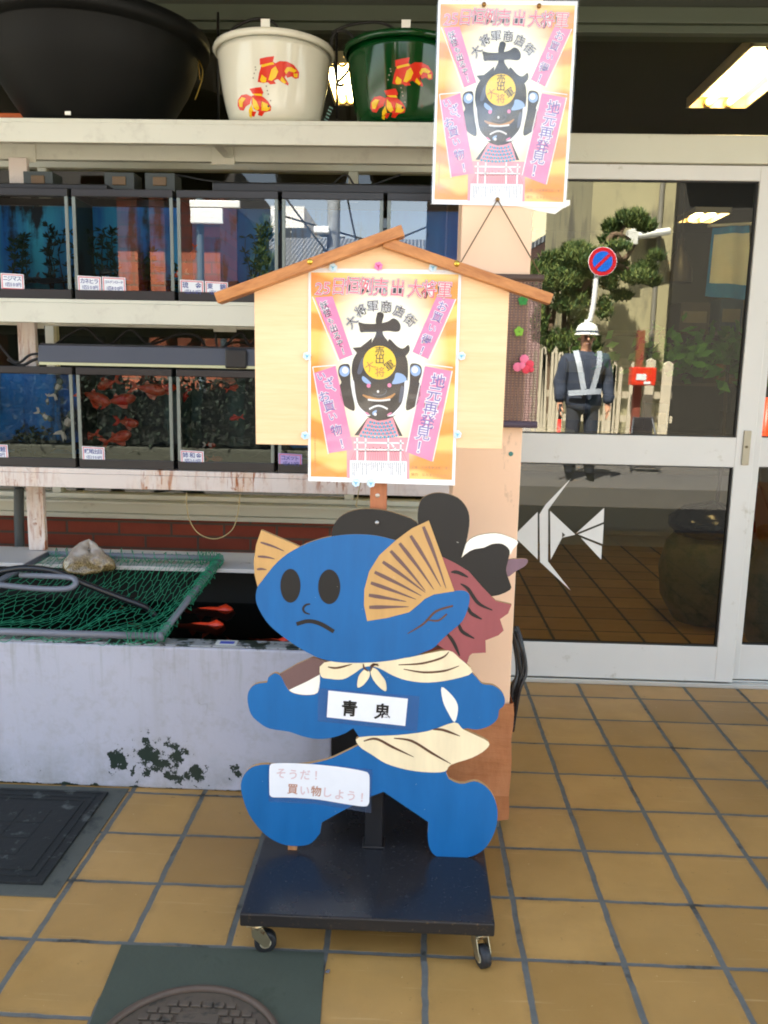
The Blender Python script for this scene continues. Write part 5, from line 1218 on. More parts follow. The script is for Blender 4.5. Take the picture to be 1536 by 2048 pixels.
# flower shaped pins round the lower poster
M_pin, M_pin2, M_pinr = flat('pale_blue_pin', (214, 234, 246), .4), flat('blue_petal', (120, 190, 220), .4), flat('pink_pin', (236, 130, 180), .4)
for k, (px, py, lab) in enumerate(((666, 535, 'pale blue pin on the top edge of the lower poster, left of the pink one'), (757, 532, 'pink flower pin at the middle of the top edge of the lower poster'), (866, 535, 'pale blue pin on the top edge of the lower poster, right of the pink one'), (614, 712, 'pale blue flower pin half way up the left edge of the lower poster'), (923, 712, 'pale blue flower pin half way up the right edge of the lower poster'),
        (610, 871, 'pale blue flower pin low on the left edge of the lower poster'), (915, 869, 'pale blue flower pin low on the right edge of the lower poster'), (712, 966, 'pale flower pin peeking under the left of the lower poster foot'), (742, 967, 'pale flower pin peeking under the right of the lower poster foot'))):
    Y = EY-.0088; p = at(px, py, Y); m = MB()
    for i in range(6):
        a = i*math.pi/3+.3; m.lathe([(0, -.0012), (.0042, -.0008), (.0046, .0006)], (p.x+.0058*math.cos(a), Y, p.z+.0058*math.sin(a)), 10, 0, 'y')
    m.lathe([(0, -.004), (.0025, -.0035), (.003, 0), (.0012, .001), (.0012, .009)], (p.x, Y, p.z), 10, 1, 'y')
    for i in range(3):
        a = i*2.09+.5; m.poly([(p.x, Y-.002, p.z), (p.x+.006*math.cos(a-.2), Y-.002, p.z+.006*math.sin(a-.2)), (p.x+.006*math.cos(a+.2), Y-.002, p.z+.006*math.sin(a+.2))], 1)
    simple('flower_pin', lab, 'pin', m, [M_pin, M_pin2] if k != 1 else [M_pinr, flat('rose_pin', (200, 60, 120), .4)], p, 'flower pins round the lower poster', fix=False)

# ================================================================ TAPESTRY, WIRES BY THE COLUMN, FLOOR COVERS
tp = thing('hanging_blind', 'small sheer brown hanging blind with paper flowers on the column behind the notice board', 'blind', (.22, 2.37, 1.66))
t = NT('sheer_brown_mesh'); p = t.pos(); wv = t.n('ShaderNodeTexWave', {'Vector': p, 'Scale': 42.0, 'Distortion': .6, 'Detail': 2.0}, bands_direction='Z').outputs['Fac']
wx = t.n('ShaderNodeTexWave', {'Vector': p, 'Scale': 30.0, 'Distortion': .4}, bands_direction='X').outputs['Fac']
df = t.n('ShaderNodeBsdfPrincipled', {'Base Color': S(112, 86, 76), 'Roughness': .8}); tt = t.n('ShaderNodeBsdfTransparent', {'Color': (.95, .93, .9, 1)})
fac = t.m2('SUBTRACT', .84, t.m2('MULTIPLY', t.m2('MULTIPLY', wv, wx), .55)); mx = t.n('ShaderNodeMixShader', {0: fac, 1: tt.outputs[0], 2: df.outputs[0]}); t.out(mx.outputs[0]); M_sheer = t.m
a, b2 = at(905, 553, 2.372), at(1085, 553, 2.372); zb0 = at(1000, 848, 2.372).z
m = MB(); nx, nz = 20, 16
for j in range(nz+1):
    for i in range(nx+1):
        u, v = i/nx, j/nz; m.v.append((a.x+(b2.x-a.x)*u+.004*v, 2.374+.003*math.sin(u*11+v*2), 1.656+(zb0-1.656)*v))
for j in range(nz):
    for i in range(nx): k = j*(nx+1)+i; m.face((k, k+1, k+nx+2, k+nx+1))
m.build('sheer_cloth', M_sheer, tp, smooth=True)
m = MB(); m.tube([(a.x-.004, 2.372, 1.656), (b2.x+.004, 2.372, 1.656)], .009, 10); m.build('top_rod', pm('brown_rod', (84, 66, 56), .7), tp, smooth=True)
m = MB(); m.tube([(a.x, 2.374, zb0), (b2.x+.006, 2.374, zb0)], .010, 10); m.build('bottom_rod', pm('violet_brown_hem', (76, 62, 74), .7), tp, smooth=True)
pn_ = at(995, 399, 2.379)
for e in ((a.x+.004, 2.372, 1.662), (b2.x-.004, 2.372, 1.662)): MB().tube([(pn_.x, 2.3805, pn_.z), e], .0018, 6).build('string', pm('brown_string', (96, 74, 44), .7), tp)
def clover(px, py, col, label, n=5, r=.010):
    p = at(px, py, 2.366); m = MB()
    for i in range(n):
        an = i*2*math.pi/n+.4; c2 = (p.x+r*.75*math.cos(an), 2.367, p.z+r*.75*math.sin(an)); m.lathe([(0, -.0015), (r*.62, -.001), (r*.66, .001), (0, .001)], c2, 10, 0, 'y')
    simple('paper_flower', label, 'paper flower', m, [flat('felt_%d_%d_%d' % col, col, .7)], p, 'paper flowers on the brown blind')
clover(1046, 601, (40, 130, 50), 'dark green paper clover just under the end of the roof batten'); clover(1038, 663, (130, 180, 50), 'light green paper clover in the middle of the blind')
p = at(1048, 730, 2.364); m = MB()
for i, (dx, dz, r) in enumerate(((0, .016, .013), (.016, .002, .012), (-.018, -.006, .013), (.006, -.012, .012), (-.006, -.002, .010), (.02, -.012, .008))):
    m.lathe([(0, -.003), (r*.6, -.002), (r, 0), (r*.5, .002)], (p.x+dx, 2.365-.001*i, p.z+dz), 9, i % 2, 'y')
simple('paper_flower', 'pink and red crumpled paper blossom low on the blind', 'paper flower', m, [flat('blossom_pink', (240, 120, 150), .6), flat('blossom_red', (226, 60, 80), .6)], p, 'paper flowers on the brown blind')
p = at(1022, 908, 2.392); m = MB().lathe([(0, -.002), (.006, -.001), (.007, .002)], (p.x, 2.393, p.z), 8, 0, 'y'); simple('sticker', 'tiny green sticker on the column right edge below the blind', 'sticker', m, [flat('teal_sticker', (70, 130, 120), .6)], p)
# corrugated cable bundle behind the column
cbm = thing('cable_bundle', 'bundle of coiled black cables hanging on the right side of the column', 'cables', (.335, 2.55, .4))
rc = random.Random(6)
for k in range(5):
    x = .330+k*.006; P = [(x-.005, 2.56+rc.uniform(-.03, .03), .60), (x+.012, 2.55+rc.uniform(-.03, .03), .55), (x+.018+rc.uniform(0, .01), 2.54, .47+rc.uniform(-.02, .02)), (x+.006, 2.55+rc.uniform(-.03, .03), .40), (x-.004, 2.56, .30-k*.012)]
    MB().tube(smooth_poly(P, 6, False), .006, 7).build('cable', pm('grey_black_cable', (36, 38, 40), .4), cbm, smooth=True)
m = MB()
for i in range(10): m.lathe([(.012, 0), (.017, .006), (.012, .012)], (.338, 2.55, .27+i*.0125), 14)
m.build('corrugated_sleeve', pm('grey_black_cable', (36, 38, 40), .4), cbm, smooth=True)
# access hatch at left
M_castk = pm('black_cast_iron', (22, 26, 25), .75, .3, 14, .5, 60, grime=((80, 84, 80), 18, .58))
M_conc = pm('dark_patched_concrete', (66, 72, 58), .75, .22, 6, .4, 80, grime=((46, 54, 36), 5, .6))
M_conc2 = pm('grey_cement_border', (80, 82, 74), .85, .2, 14, .5, 90, grime=((52, 56, 54), 9, .56))
HX0, HX1, HY0, HY1 = -1.55, -.915, 1.975, 2.556
m = MB(); m.box(HX0, HX1, HY0, HY1, .0005, .004); hs = thing('access_hatch', 'rectangular black cast iron access hatch in a cement border by the pond', 'hatch', (-1.2, 2.26, 0)); m.build('cement_border', M_conc2, hs)
m = MB(); x0, x1, y0, y1 = HX0+.05, HX1-.055, HY0+.045, HY1-.04
m.box(x0, x1, y0, y1, .0045, .010)
for k, w_ in ((0, .012), (.03, .010), (.056, .006)):
    for (xa, xb, ya, yb) in ((x0+k, x1-k, y0+k, y0+k+w_), (x0+k, x1-k, y1-k-w_, y1-k), (x0+k, x0+k+w_, y0+k+w_+.0002, y1-k-w_-.0002), (x1-k-w_, x1-k, y0+k+w_+.0002, y1-k-w_-.0002)): m.box(xa, xb, ya, yb, .0102, .0122)
xm, ym = (x0+x1)/2, (y0+y1)/2
for i in range(3):
    for j in range(3): m.box(xm-.13+i*.09, xm-.05+i*.09, ym-.12+j*.085, ym-.045+j*.085, .0102, .0112)
m.build('iron_cover', M_castk, hs, bevel=.002)
# concrete patch and manhole
pts = [tuple(atz(*q, .003)) for q in ((243, 1889), (300, 1891), (440, 1896), (648, 1905), (645, 1980), (640, 2060), (410, 2180), (150, 2110), (180, 2046), (212, 1965))]
MB().poly(pts).build('concrete_patch', M_conc, None, fix=False); tag(bpy.data.objects['concrete_patch'], kind='structure')
mh = thing('manhole_cover', 'round brown iron manhole cover set in dark concrete at the bottom edge', 'manhole cover', (0, 0, 0))
top = atz(398, 1976, .003); MC = (-.432, top.y-.205, .0035); mh.location = MC; ORG[mh.name] = Vector(MC)
M_mh = pm('brown_cast_iron', (86, 74, 60), .6, .3, 20, .4, 70, grime=((46, 44, 36), 20, .55))
m = MB(); m.lathe([(.192, 0), (.192, .008), (.196, .011), (.203, .011), (.205, .008), (.205, 0)], MC, 64); m.build('rim', pm('rusty_iron_rim', (84, 68, 54), .6, .25, 25, .3), mh, smooth=True)
m = MB(); m.lathe([(0, .001), (.190, .001)], MC, 64)
for k in range(-7, 8):
    for j in range(-8, 9):
        x, y = k*.026+(.013 if j % 2 else 0), j*.0215
        if math.hypot(x, y) < .172 and not (abs(x) < .05 and .09 < y < .135): m.box(MC[0]+x-.0105, MC[0]+x+.0105, MC[1]+y-.0075, MC[1]+y+.0075, MC[2]+.0012, MC[2]+.007)
m.box(MC[0]-.045, MC[0]+.045, MC[1]+.098, MC[1]+.128, MC[2]+.0012, MC[2]+.005); m.build('cover_plate', M_mh, mh, bevel=.0015)
p = atz(655, 1943, .004); m = MB(); m.poly([(p.x-.006, p.y-.004, .005), (p.x+.004, p.y-.006, .0045), (p.x+.006, p.y+.004, .007), (p.x-.003, p.y+.005, .005)]); simple('foil_scrap', 'tiny shiny scrap of foil lying beside the concrete patch', 'litter', m, [pm('foil', (220, 220, 225), .15, Metallic=.9)], p, fix=False)

# ================================================================ ACROSS THE STREET (seen mirrored in the glass)
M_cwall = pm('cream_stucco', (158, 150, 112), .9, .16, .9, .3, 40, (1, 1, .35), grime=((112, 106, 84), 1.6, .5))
M_pinkw = pm('pink_plaster', (206, 170, 164), .9, .06, 1)
M_rtile = None
t = NT('grey_roof_tiles'); p = t.pos(); wv = t.n('ShaderNodeTexWave', {'Vector': p, 'Scale': 3.4}, bands_direction='X').outputs['Fac']; t.bsdf(t.mix(wv, S(70, 74, 78), S(130, 134, 136)), .6, wv, .8, .04); M_rtile = t.m
M_wwood = pm('weathered_white_wood', (186, 176, 150), .7, .15, 6, .3, 60)
def mx_(px, py, D, G=DOORG): return mir(px, py, D, G)
def bld(name, label, px0, px1, D, ztop, depth, mat, G=DOORG, cat='building', py=600, parts=None):
    a, b = mx_(px0, py, D, G), mx_(px1, py, D, G); t = thing(name, label, cat, ((a.x+b.x)/2, a.y, 0))
    MB().box(a.x, b.x, a.y-depth, a.y, -.02, ztop).build('wall', mat, t)
    return t, a, b
D1 = 14.4
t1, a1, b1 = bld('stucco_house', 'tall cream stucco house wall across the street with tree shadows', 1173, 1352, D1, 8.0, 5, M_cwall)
MB().box(a1.x-.1, b1.x+.1, a1.y-5.1, a1.y+.1, 8.0, 8.25).build('roof', M_rtile, t1)
g0, g1 = mx_(1264, 474, 14.0), mx_(1340, 462, 14.0); gt = MB(); gt.tube([g0, g1], .06, 8); gt.box(g0.x-.08, g0.x+.08, g0.y-.1, g0.y+.08, g0.z-.12, g0.z+.1); gt.box(g0.x, g1.x, g0.y-.35, g0.y-.05, g0.z+.10, g0.z+.14)
MB().tube([(a1.x+1.1, a1.y+.05, 0), (a1.x+1.1, a1.y+.05, 8)], .04, 8).build('downpipe', pm('grey_downpipe', (120, 116, 100), .6), t1)
gt.build('gutter', pm('white_gutter', (214, 214, 200), .4), t1, bevel=.01)
# pale block and tiled pink house further back
D2 = 30.0
ta, aa, ba = bld('apartment_block', 'pale cream apartment block behind the pink house across the street', 1040, 1172, D2, 0.1+mx_(1120, 408, D2).z, 8, pm('pale_cream', (222, 214, 176), .9, .05, .3))
MB().box(aa.x-.2, ba.x+.2, aa.y-8.2, aa.y+.2, mx_(1120, 408, D2).z+.101, mx_(1120, 408, D2).z+.5).build('roof', pm('roof_slab', (150, 160, 170), .8), ta)
D3 = 22.0
th, ah, bh = bld('tiled_house', 'low pink house with a grey tiled gable roof across the street', 1020, 1190, D3, mx_(1120, 492, D3).z, 6, M_pinkw, py=520)
pk = mx_(1122, 452, D3); e0, e1 = mx_(1040, 502, D3), mx_(1196, 492, D3)
MB().prism([(e0.x, e0.z-.15), (pk.x, pk.z-.15), (e1.x, e1.z-.15)], pk.y-.02, pk.y-6, 0).build('gable', M_pinkw, th)
rf = MB()
for (q, s) in ((e0, 1), (e1, -1)):
    rf.poly([(q.x-.3*s, pk.y+.5, q.z-.2), (pk.x, pk.y+.5, pk.z), (pk.x, pk.y-6.3, pk.z), (q.x-.3*s, pk.y-6.3, q.z-.2)]); rf.poly([(q.x-.3*s, pk.y+.5, q.z-.35), (pk.x, pk.y+.5, pk.z-.15), (pk.x, pk.y+.5, pk.z), (q.x-.3*s, pk.y+.5, q.z-.2)])
rf.lathe([(0, -.2), (.16, -.1), (.2, .1), (.12, .3), (0, .42)], (pk.x, pk.y+.45, pk.z+.1), 10)
rf.build('roof', M_rtile, th); wq = mx_(1138, 498, D3); MB().box(wq.x-.25, wq.x+.4, pk.y-.03, pk.y+.02, wq.z-.35, wq.z+.12).build('window', pm('blue_glass', (60, 90, 110), .2), th)
# dark timber house to the right, shade put into its wall colour
D4 = 14.2
td, ad, bd = bld('timber_house', 'dark weathered timber house across the street at the right, shade put into its wall colour', 1343, 1560, D4, 5.2, 4, pm('shade_dark_timber', (40, 37, 28), .85, .35, 3, .4, 30, (6, 6, .6)))
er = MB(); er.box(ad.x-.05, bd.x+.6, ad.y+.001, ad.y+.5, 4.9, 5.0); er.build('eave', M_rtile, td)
for i in range(0):
    x = ad.x+.12+i*.42; MB().box(x, x+.06, ad.y+.001, ad.y+.03, .1, 4.8).build('batten', pm('dark_batten', (36, 34, 28), .85), td)
# brick garages on the left, mirrored in the tanks
DB = 12.5
M_ob = brick_mat('orange_bricks', (170, 92, 58), (140, 74, 46), (120, 96, 76), .46, .17, m=.014)
G2 = TANKG
tb_ = thing('brick_building', 'orange brick building with dark openings across the street', 'building', tuple(mx_(350, 900, DB, G2)))
yb0 = mx_(350, 900, DB, G2).y
w_ = MB()
for (pa, pb_) in ((-250, -160), (236, 275), (300, 330), (352, 440)):
    w_.box(mx_(pa, 500, DB, G2).x, mx_(pb_, 500, DB, G2).x, yb0-1.2, yb0, -.02, mx_(300, 385, DB, G2).z)
w_.build('brick_pier', M_ob, tb_)
MB().box(mx_(-250, 500, DB, G2).x, mx_(440, 500, DB, G2).x, yb0-4, yb0-1.25, -.02, mx_(300, 300, DB, G2).z).build('dark_bay', pm('garage_dark', (24, 24, 24), .9), tb_)
MB().box(mx_(-250, 500, DB, G2).x, mx_(446, 500, DB, G2).x, yb0-4.1, yb0+.5, mx_(300, 385, DB, G2).z, mx_(300, 300, DB, G2).z).build('fascia', pm('garage_fascia', (90, 86, 80), .8), tb_)
sg = thing('shop_sign', 'two white slatted sign plates on a short post in front of the brick piers', 'sign', tuple(mx_(400, 500, 11.6, G2)))
for (x0, y0, x1, y1) in ((380, 402, 480, 415), (382, 418, 446, 447)):
    q0, q1 = mx_(x0, y1, 11.6, G2), mx_(x1, y0, 11.6, G2); MB().box(q0.x, q1.x, q0.y-.03, q0.y+.03, q0.z, q1.z).build('plate', pm('white_enamel', (230, 232, 226), .4), sg, bevel=.01)
q0 = mx_(396, 430, 11.6, G2); MB().tube([(q0.x, q0.y-.1, -.02), (q0.x, q0.y-.1, q0.z+.25)], .05, 10).build('post', pm('sign_post_grey', (90, 104, 110), .5), sg)
# white building, tiled roof, pole, lamp and wires mirrored in the upper tanks
DW = 26.0
zt = mx_(565, 412, DW, G2).z
tw, aw, bw = bld('concrete_building', 'white concrete building with a roof tank across the street', 532, 608, DW, zt, 5, pm('white_concrete', (226, 226, 220), .9, .04, .4), G2, py=480)
q = mx_(585, 470, DW, G2); MB().box(q.x-.4, q.x+.55, aw.y+.0, aw.y+.05, q.z-.35, q.z+.2).build('window', pm('dark_window', (60, 66, 72), .3), tw)
DT = 19.0
tt_, at_, bt_ = bld('roof_house', 'low house with a long grey tiled roof across the street', 520, 960, DT, mx_(600, 530, DT, G2).z, 5, pm('brown_house_wall', (120, 104, 84), .9), G2, py=520)
z0, z1 = mx_(600, 530, DT, G2).z, mx_(600, 492, DT-0+3.0, G2).z
MB().poly([(at_.x-.3, at_.y+.6, z0-.1), (bt_.x+.3, at_.y+.6, z0-.1), (bt_.x+.3, at_.y-3, z1+.2), (at_.x-.3, at_.y-3, z1+.2)]).build('roof', M_rtile, tt_, fix=False)
DP = 15.5
pq = mx_(667, 480, DP, G2)
up = thing('utility_pole', 'grey concrete utility pole with a street lamp and wires', 'pole', (pq.x, pq.y, 0))
MB().tube([(pq.x, pq.y, -.02), (pq.x, pq.y, 9)], .13, 12, 0, True, .1).build('pole', pm('pole_concrete', (150, 156, 158), .8), up, smooth=True)
q = mx_(655, 464, DP, G2); MB().box(q.x-.22, q.x+.05, q.y-.1, q.y+.25, q.z-.05, q.z+.06).build('lamp', pm('lamp_white', (236, 240, 240), .4), up, bevel=.01)
for (xa, ya, xb, yb) in ((640, 470, 690, 474), (645, 500, 690, 505)): MB().tube([mx_(xa, ya, DP, G2), mx_(xb, yb, DP, G2)], .03, 6).build('cross_arm', pm('pole_steel', (120, 130, 136), .5), up)
for k, (xa, ya, xb, yb) in enumerate(((560, 380, 700, 560), (693, 385, 712, 480), (790, 480, 960, 400), (560, 430, 900, 520))):
    P = [mx_(xa, ya, DP+.3, G2), mx_((xa+xb)/2, (ya+yb)/2+4, DP+.3, G2), mx_(xb, yb, DP+.3, G2)]; MB().tube(smooth_poly([tuple(p) for p in P], 6, False), .018, 5).build('wire', pm('black_wire', (30, 30, 32), .6), up)
for k in range(3):
    z = 5.5+k*.35
    MB().tube(smooth_poly([(-30, -7.4-k*.2, z+.3), (-10, -7.4-k*.2, z-.1), (0, -7.4-k*.2, z), (12, -7.4-k*.2, z+.2), (30, -7.4-k*.2, z+.1)], 6, False), .014, 5).build('wire', pm('black_wire', (30, 30, 32), .6), up)

# trees
def needles(m, c, r, n, L, rnd, up=.5):
    for _ in range(n):
        d = Vector((rnd.gauss(0, 1), rnd.gauss(0, 1), rnd.gauss(0, 1))).normalized(); p = Vector(c)+Vector((d.x*r[0], d.y*r[1], d.z*r[2]))*(rnd.random()**.45)
        for _ in range(3):
            t = Vector((rnd.uniform(-1, 1), rnd.uniform(-1, 1), rnd.uniform(-.3, 1)+up)).normalized(); e = t.orthogonal().normalized()*.012; ll = L*rnd.uniform(.6, 1.3)
            m.poly([p-e, p+e, p+t*ll], 0 if rnd.random() < .6 else 1)
def tree(name, label, D, G, trunks, clumps, seed, dens=1.0, cols=((40, 66, 24), (88, 104, 40)), L=.20):
    rnd = random.Random(seed); b0 = mx_(trunks[0][0][0], trunks[0][0][1], D, G); t = thing(name, label, 'tree', (b0.x, b0.y, 0))
    m = MB()
    for tr in trunks:
        P = [mx_(x, y, D, G) for x, y in tr]
        if tr is trunks[0]: P = [Vector((P[0].x, P[0].y, -.02))]+P
        m.tube(smooth_poly([tuple(p) for p in P], 5, False), .11 if tr is trunks[0] else .07, 9, 0, True, .02)
    m.build('trunk', pm('grey_brown_bark', (104, 84, 62), .9, .3, 9, .8, 30), t, smooth=True)
    f = MB()
    for (x, y, rx, ry, n) in clumps:
        c = mx_(x, y, D, G); k = D/CAMF; needles(f, c+Vector((0, rnd.uniform(-.3, .3), 0)), (rx*k, rx*k*.8, ry*k), int(n*dens), L, rnd)
    f.build('crown', [pm('pine_%d' % cols[0][1], cols[0], .6, .3, 4), pm('pine_%d' % cols[1][1], cols[1], .6, .3, 4)], t, fix=False)
tree('pine_tree', 'twisted pine tree with bushy crown across the street behind the guard', 13.4, DOORG,
     [[(1108, 900), (1100, 800), (1095, 700), (1105, 640), (1120, 560)], [(1150, 830), (1138, 740), (1128, 670), (1132, 600), (1145, 560)], [(1128, 690), (1140, 640), (1142, 590)], [(1150, 600), (1190, 540), (1225, 500), (1250, 450)], [(1225, 500), (1245, 520), (1270, 490)],
      [(1160, 585), (1200, 500), (1215, 485)], [(1190, 540), (1230, 530), (1262, 540), (1300, 520)], [(1205, 520), (1225, 470), (1262, 480)], [(1105, 640), (1080, 600), (1070, 560)], [(1132, 600), (1165, 560), (1185, 575)]],
     [(1100, 540, 34, 20, 420), (1145, 528, 34, 20, 460), (1120, 565, 40, 22, 420), (1180, 540, 26, 24, 380), (1080, 585, 24, 26, 260), (1170, 590, 26, 30, 330), (1060, 560, 22, 30, 260), (1155, 500, 30, 14, 300), (1110, 515, 26, 12, 200), (1195, 508, 22, 12, 160), (1135, 610, 34, 24, 260), (1090, 640, 18, 30, 200), (1160, 650, 20, 26, 180), (1110, 690, 26, 30, 160),
      (1232, 452, 20, 14, 280), (1262, 446, 22, 16, 320), (1285, 458, 20, 12, 200), (1250, 436, 16, 9, 140), (1225, 480, 22, 10, 130), (1240, 535, 26, 16, 200), (1290, 540, 24, 14, 190), (1268, 560, 34, 14, 210), (1308, 562, 16, 12, 100), (1215, 565, 20, 18, 150), (1300, 520, 16, 10, 90), (1250, 590, 24, 12, 100), (1205, 620, 16, 26, 90), (1150, 690, 30, 30, 160), (1075, 650, 16, 40, 160), (1225, 500, 30, 10, 120), (1195, 700, 12, 40, 90)], 21, dens=1.5, cols=((58, 84, 34), (112, 124, 58)), L=.105)
tree('garden_tree', 'slender leafy tree in front of the pale building mirrored in the fish tank', 12.0, TANKG, [[(528, 720), (526, 600), (530, 520), (536, 470)], [(530, 560), (518, 510)]], [(532, 470, 16, 30, 140), (522, 520, 18, 24, 140), (540, 540, 16, 30, 120), (520, 570, 14, 20, 80)], 5, cols=((50, 76, 40), (90, 104, 60)), L=.14)
# hedge in a pale planter before the brick piers
hq0, hq1 = mx_(-150, 800, 11.3, TANKG), mx_(640, 800, 11.3, TANKG)
hg = thing('hedge', 'low dark clipped hedge in a pale planter across the street', 'hedge', ((hq0.x+hq1.x)/2, hq0.y, 0)); rh = random.Random(12); m = MB()
for _ in range(5200):
    p = Vector((rh.uniform(hq0.x, hq1.x), hq0.y+rh.choice((-1, 1, 1, 1))*rh.uniform(.26, .4), .3+.85*rh.random()**.7+.06*math.sin(rh.random()*6))); d = Vector((rh.uniform(-1, 1), rh.uniform(-.6, 1), rh.uniform(-.2, 1))).normalized()*.10; e = d.orthogonal().normalized()*.03
    m.poly([p, p+d*.5+e, p+d, p+d*.5-e])
m.build('foliage', pm('hedge_leaf', (22, 34, 18), .6, .4, 5), hg, fix=False)
MB().box(hq0.x, hq1.x, hq0.y-.3, hq0.y+.3, .34, 1.05).build('hedge_core', pm('hedge_core', (20, 26, 16), .9, .4, 6), hg)
MB().box(hq0.x, hq1.x, hq0.y-.4, hq0.y+.4, .125, .32).build('planter', pm('planter_stone', (58, 60, 48), .9, .1, 3), hg, bevel=.02)
# white fence with gate posts
fe = thing('picket_fence', 'weathered white wooden picket fence across the street', 'fence', tuple(mx_(1200, 860, 12.6)))
rf_ = random.Random(9); yq = mx_(1200, 800, 12.6).y; kk = 12.6/CAMF
def picket(x, ztop, wd=.09, lean=0.0, z0=-.02, dy=0):
    m = MB(); m.prism([(x-wd/2, z0), (x+wd/2, z0), (x+wd/2+lean, ztop-.04), (x+lean, ztop), (x-wd/2+lean, ztop-.04)], yq-.02+dy, yq+.02+dy); return m
for px in list(range(1068, 1126, 8))+list(range(1200, 1240, 7)):
    x = mx_(px, 800, 12.6).x; picket(x, mx_(px, (700 if px < 1130 else 730)+rf_.uniform(-8, 8), 12.6).z, .05, rf_.uniform(-.05, .05)).build('picket', M_wwood, fe)
for px, pt in ((1262, 722), (1290, 716), (1325, 722)):
    x = mx_(px, 800, 12.6).x; picket(x, mx_(px, pt, 12.6).z, .15, .03, dy=.05).build('gate_post', M_wwood, fe, bevel=.01)
for py in (790, 838): z = mx_(1270, py, 12.6).z; MB().box(mx_(1060, py, 12.6).x, mx_(1345, py, 12.6).x, yq-.055, yq-.022, z-.05, z+.05).build('rail', M_wwood, fe)
rbx = thing('red_box', 'red metal box with a white label on a brown post by the fence', 'post box', tuple(mx_(1285, 760, 12.2)))
q0, q1 = mx_(1259, 770, 12.2), mx_(1310, 735, 12.2); MB().box(q0.x, q1.x, q0.y-.1, q0.y+.1, q0.z, q1.z).build('box_body', pm('red_enamel', (204, 52, 26), .4), rbx, bevel=.015)
l0, l1 = mx_(1272, 760, 12.1), mx_(1293, 748, 12.1); MB().box(l0.x, l1.x, q0.y+.101, q0.y+.106, l0.z, l1.z).build('label', pm('white_label', (210, 214, 210), .5), rbx)
l0, l1 = mx_(1287, 768, 12.1), mx_(1301, 763, 12.1); MB().box(l0.x, l1.x, q0.y+.101, q0.y+.106, l0.z, l1.z).build('label', pm('white_label', (210, 214, 210), .5), rbx)
q = mx_(1288, 660, 12.2); MB().box(q.x-.05, q.x+.05, q.y-.2, q.y-.102, -.02, q.z).build('post', pm('brown_post', (120, 60, 40), .8), rbx)
# no parking sign on a bent pole
ns = thing('no_parking_sign', 'round blue and red no parking sign on a bent white pole', 'road sign', tuple(mx_(1178, 850, 10.9)))
c = mx_(1205, 523, 10.9); rr = 27*10.9/CAMF
m = MB(); m.lathe([(0, .004), (rr, .004), (rr, -.01), (0, -.01)], (c.x, c.y, c.z), 40, 0, 'y'); m.lathe([(0, .006), (rr*.97, .006)], c, 40, 1, 'y'); m.lathe([(0, .009), (rr*.70, .009)], c, 40, 2, 'y')
s7 = math.sqrt(.5); wd = rr*.11
m.poly([(c.x+sx*rr*.68*s7+ox*wd*s7, c.y+.012, c.z+sz*rr*.68*s7+oz*wd*s7) for sx, sz, ox, oz in ((-1, -1, -1, 1), (1, 1, -1, 1), (1, 1, 1, -1), (-1, -1, 1, -1))], 1)
m.build('sign_disc', [pm('sign_white', (236, 236, 236), .4), pm('sign_red', (196, 28, 44), .35), pm('sign_blue', (20, 100, 206), .35)], ns, fix=False)
P = [mx_(1150, 880, 10.9), mx_(1172, 668, 10.9), mx_(1180, 645, 10.9), mx_(1188, 610, 10.9), mx_(1195, 545, 10.9)]; P = [Vector((P[0].x, c.y-.05, -.02))]+[Vector((p.x, c.y-.05, p.z)) for p in P[1:]]
MB().tube(smooth_poly([tuple(p) for p in P], 6, False), .032, 10).build('pole', pm('white_pole', (236, 236, 228), .35), ns, smooth=True)
# folding chair, cone
fc = thing('folding_chair', 'dark folding chair standing in front of the fence', 'chair', tuple(mx_(1293, 860, 11.2))); q = mx_(1293, 845, 11.2); zc = mx_(1293, 836, 11.2).z
for s in (-1, 1): MB().tube(smooth_poly([(q.x+s*.2, q.y+.2, -.02), (q.x+s*.17, q.y-.05, zc*.6), (q.x+s*.12, q.y-.2, zc)], 4, False), .014, 8).build('leg', pm('chair_steel', (70, 72, 74), .4), fc)
MB().box(q.x-.17, q.x+.17, q.y-.12, q.y+.2, zc*.52, zc*.52+.025).build('seat', pm('chair_vinyl', (50, 46, 44), .5), fc, bevel=.01); MB().box(q.x-.14, q.x+.14, q.y-.2, q.y-.18, zc*.72, zc).build('backrest', pm('chair_vinyl', (50, 46, 44), .5), fc, bevel=.01)
cq = mx_(1526, 900, 7.4, 3.74); cz = thing('traffic_cone', 'orange traffic cone with a white band on the road', 'traffic cone', (cq.x, cq.y, -.098)); M_cone = pm('cone_orange', (240, 80, 30), .4)
H = mx_(1526, 795, 7.4, 3.74).z+.098; f_ = lambda h: .15-(.15-.03)*h/H
MB().lathe([(f_(0), 0), (f_(H*.45), H*.45)], (cq.x, cq.y, -.098), 24).build('cone_body', M_cone, cz, smooth=True); MB().lathe([(f_(H*.45)+.001, H*.45), (f_(H*.7)+.001, H*.7)], (cq.x, cq.y, -.098), 24).build('white_band', pm('cone_white', (240, 240, 236), .4), cz, smooth=True)
MB().lathe([(f_(H*.7), H*.7), (f_(H), H), (0, H)], (cq.x, cq.y, -.098), 24).build('cone_tip', M_cone, cz, smooth=True); MB().box(cq.x-.19, cq.x+.19, cq.y-.19, cq.y+.19, -.099, -.07).build('cone_base', pm('cone_black', (30, 30, 30), .6), cz, bevel=.01)

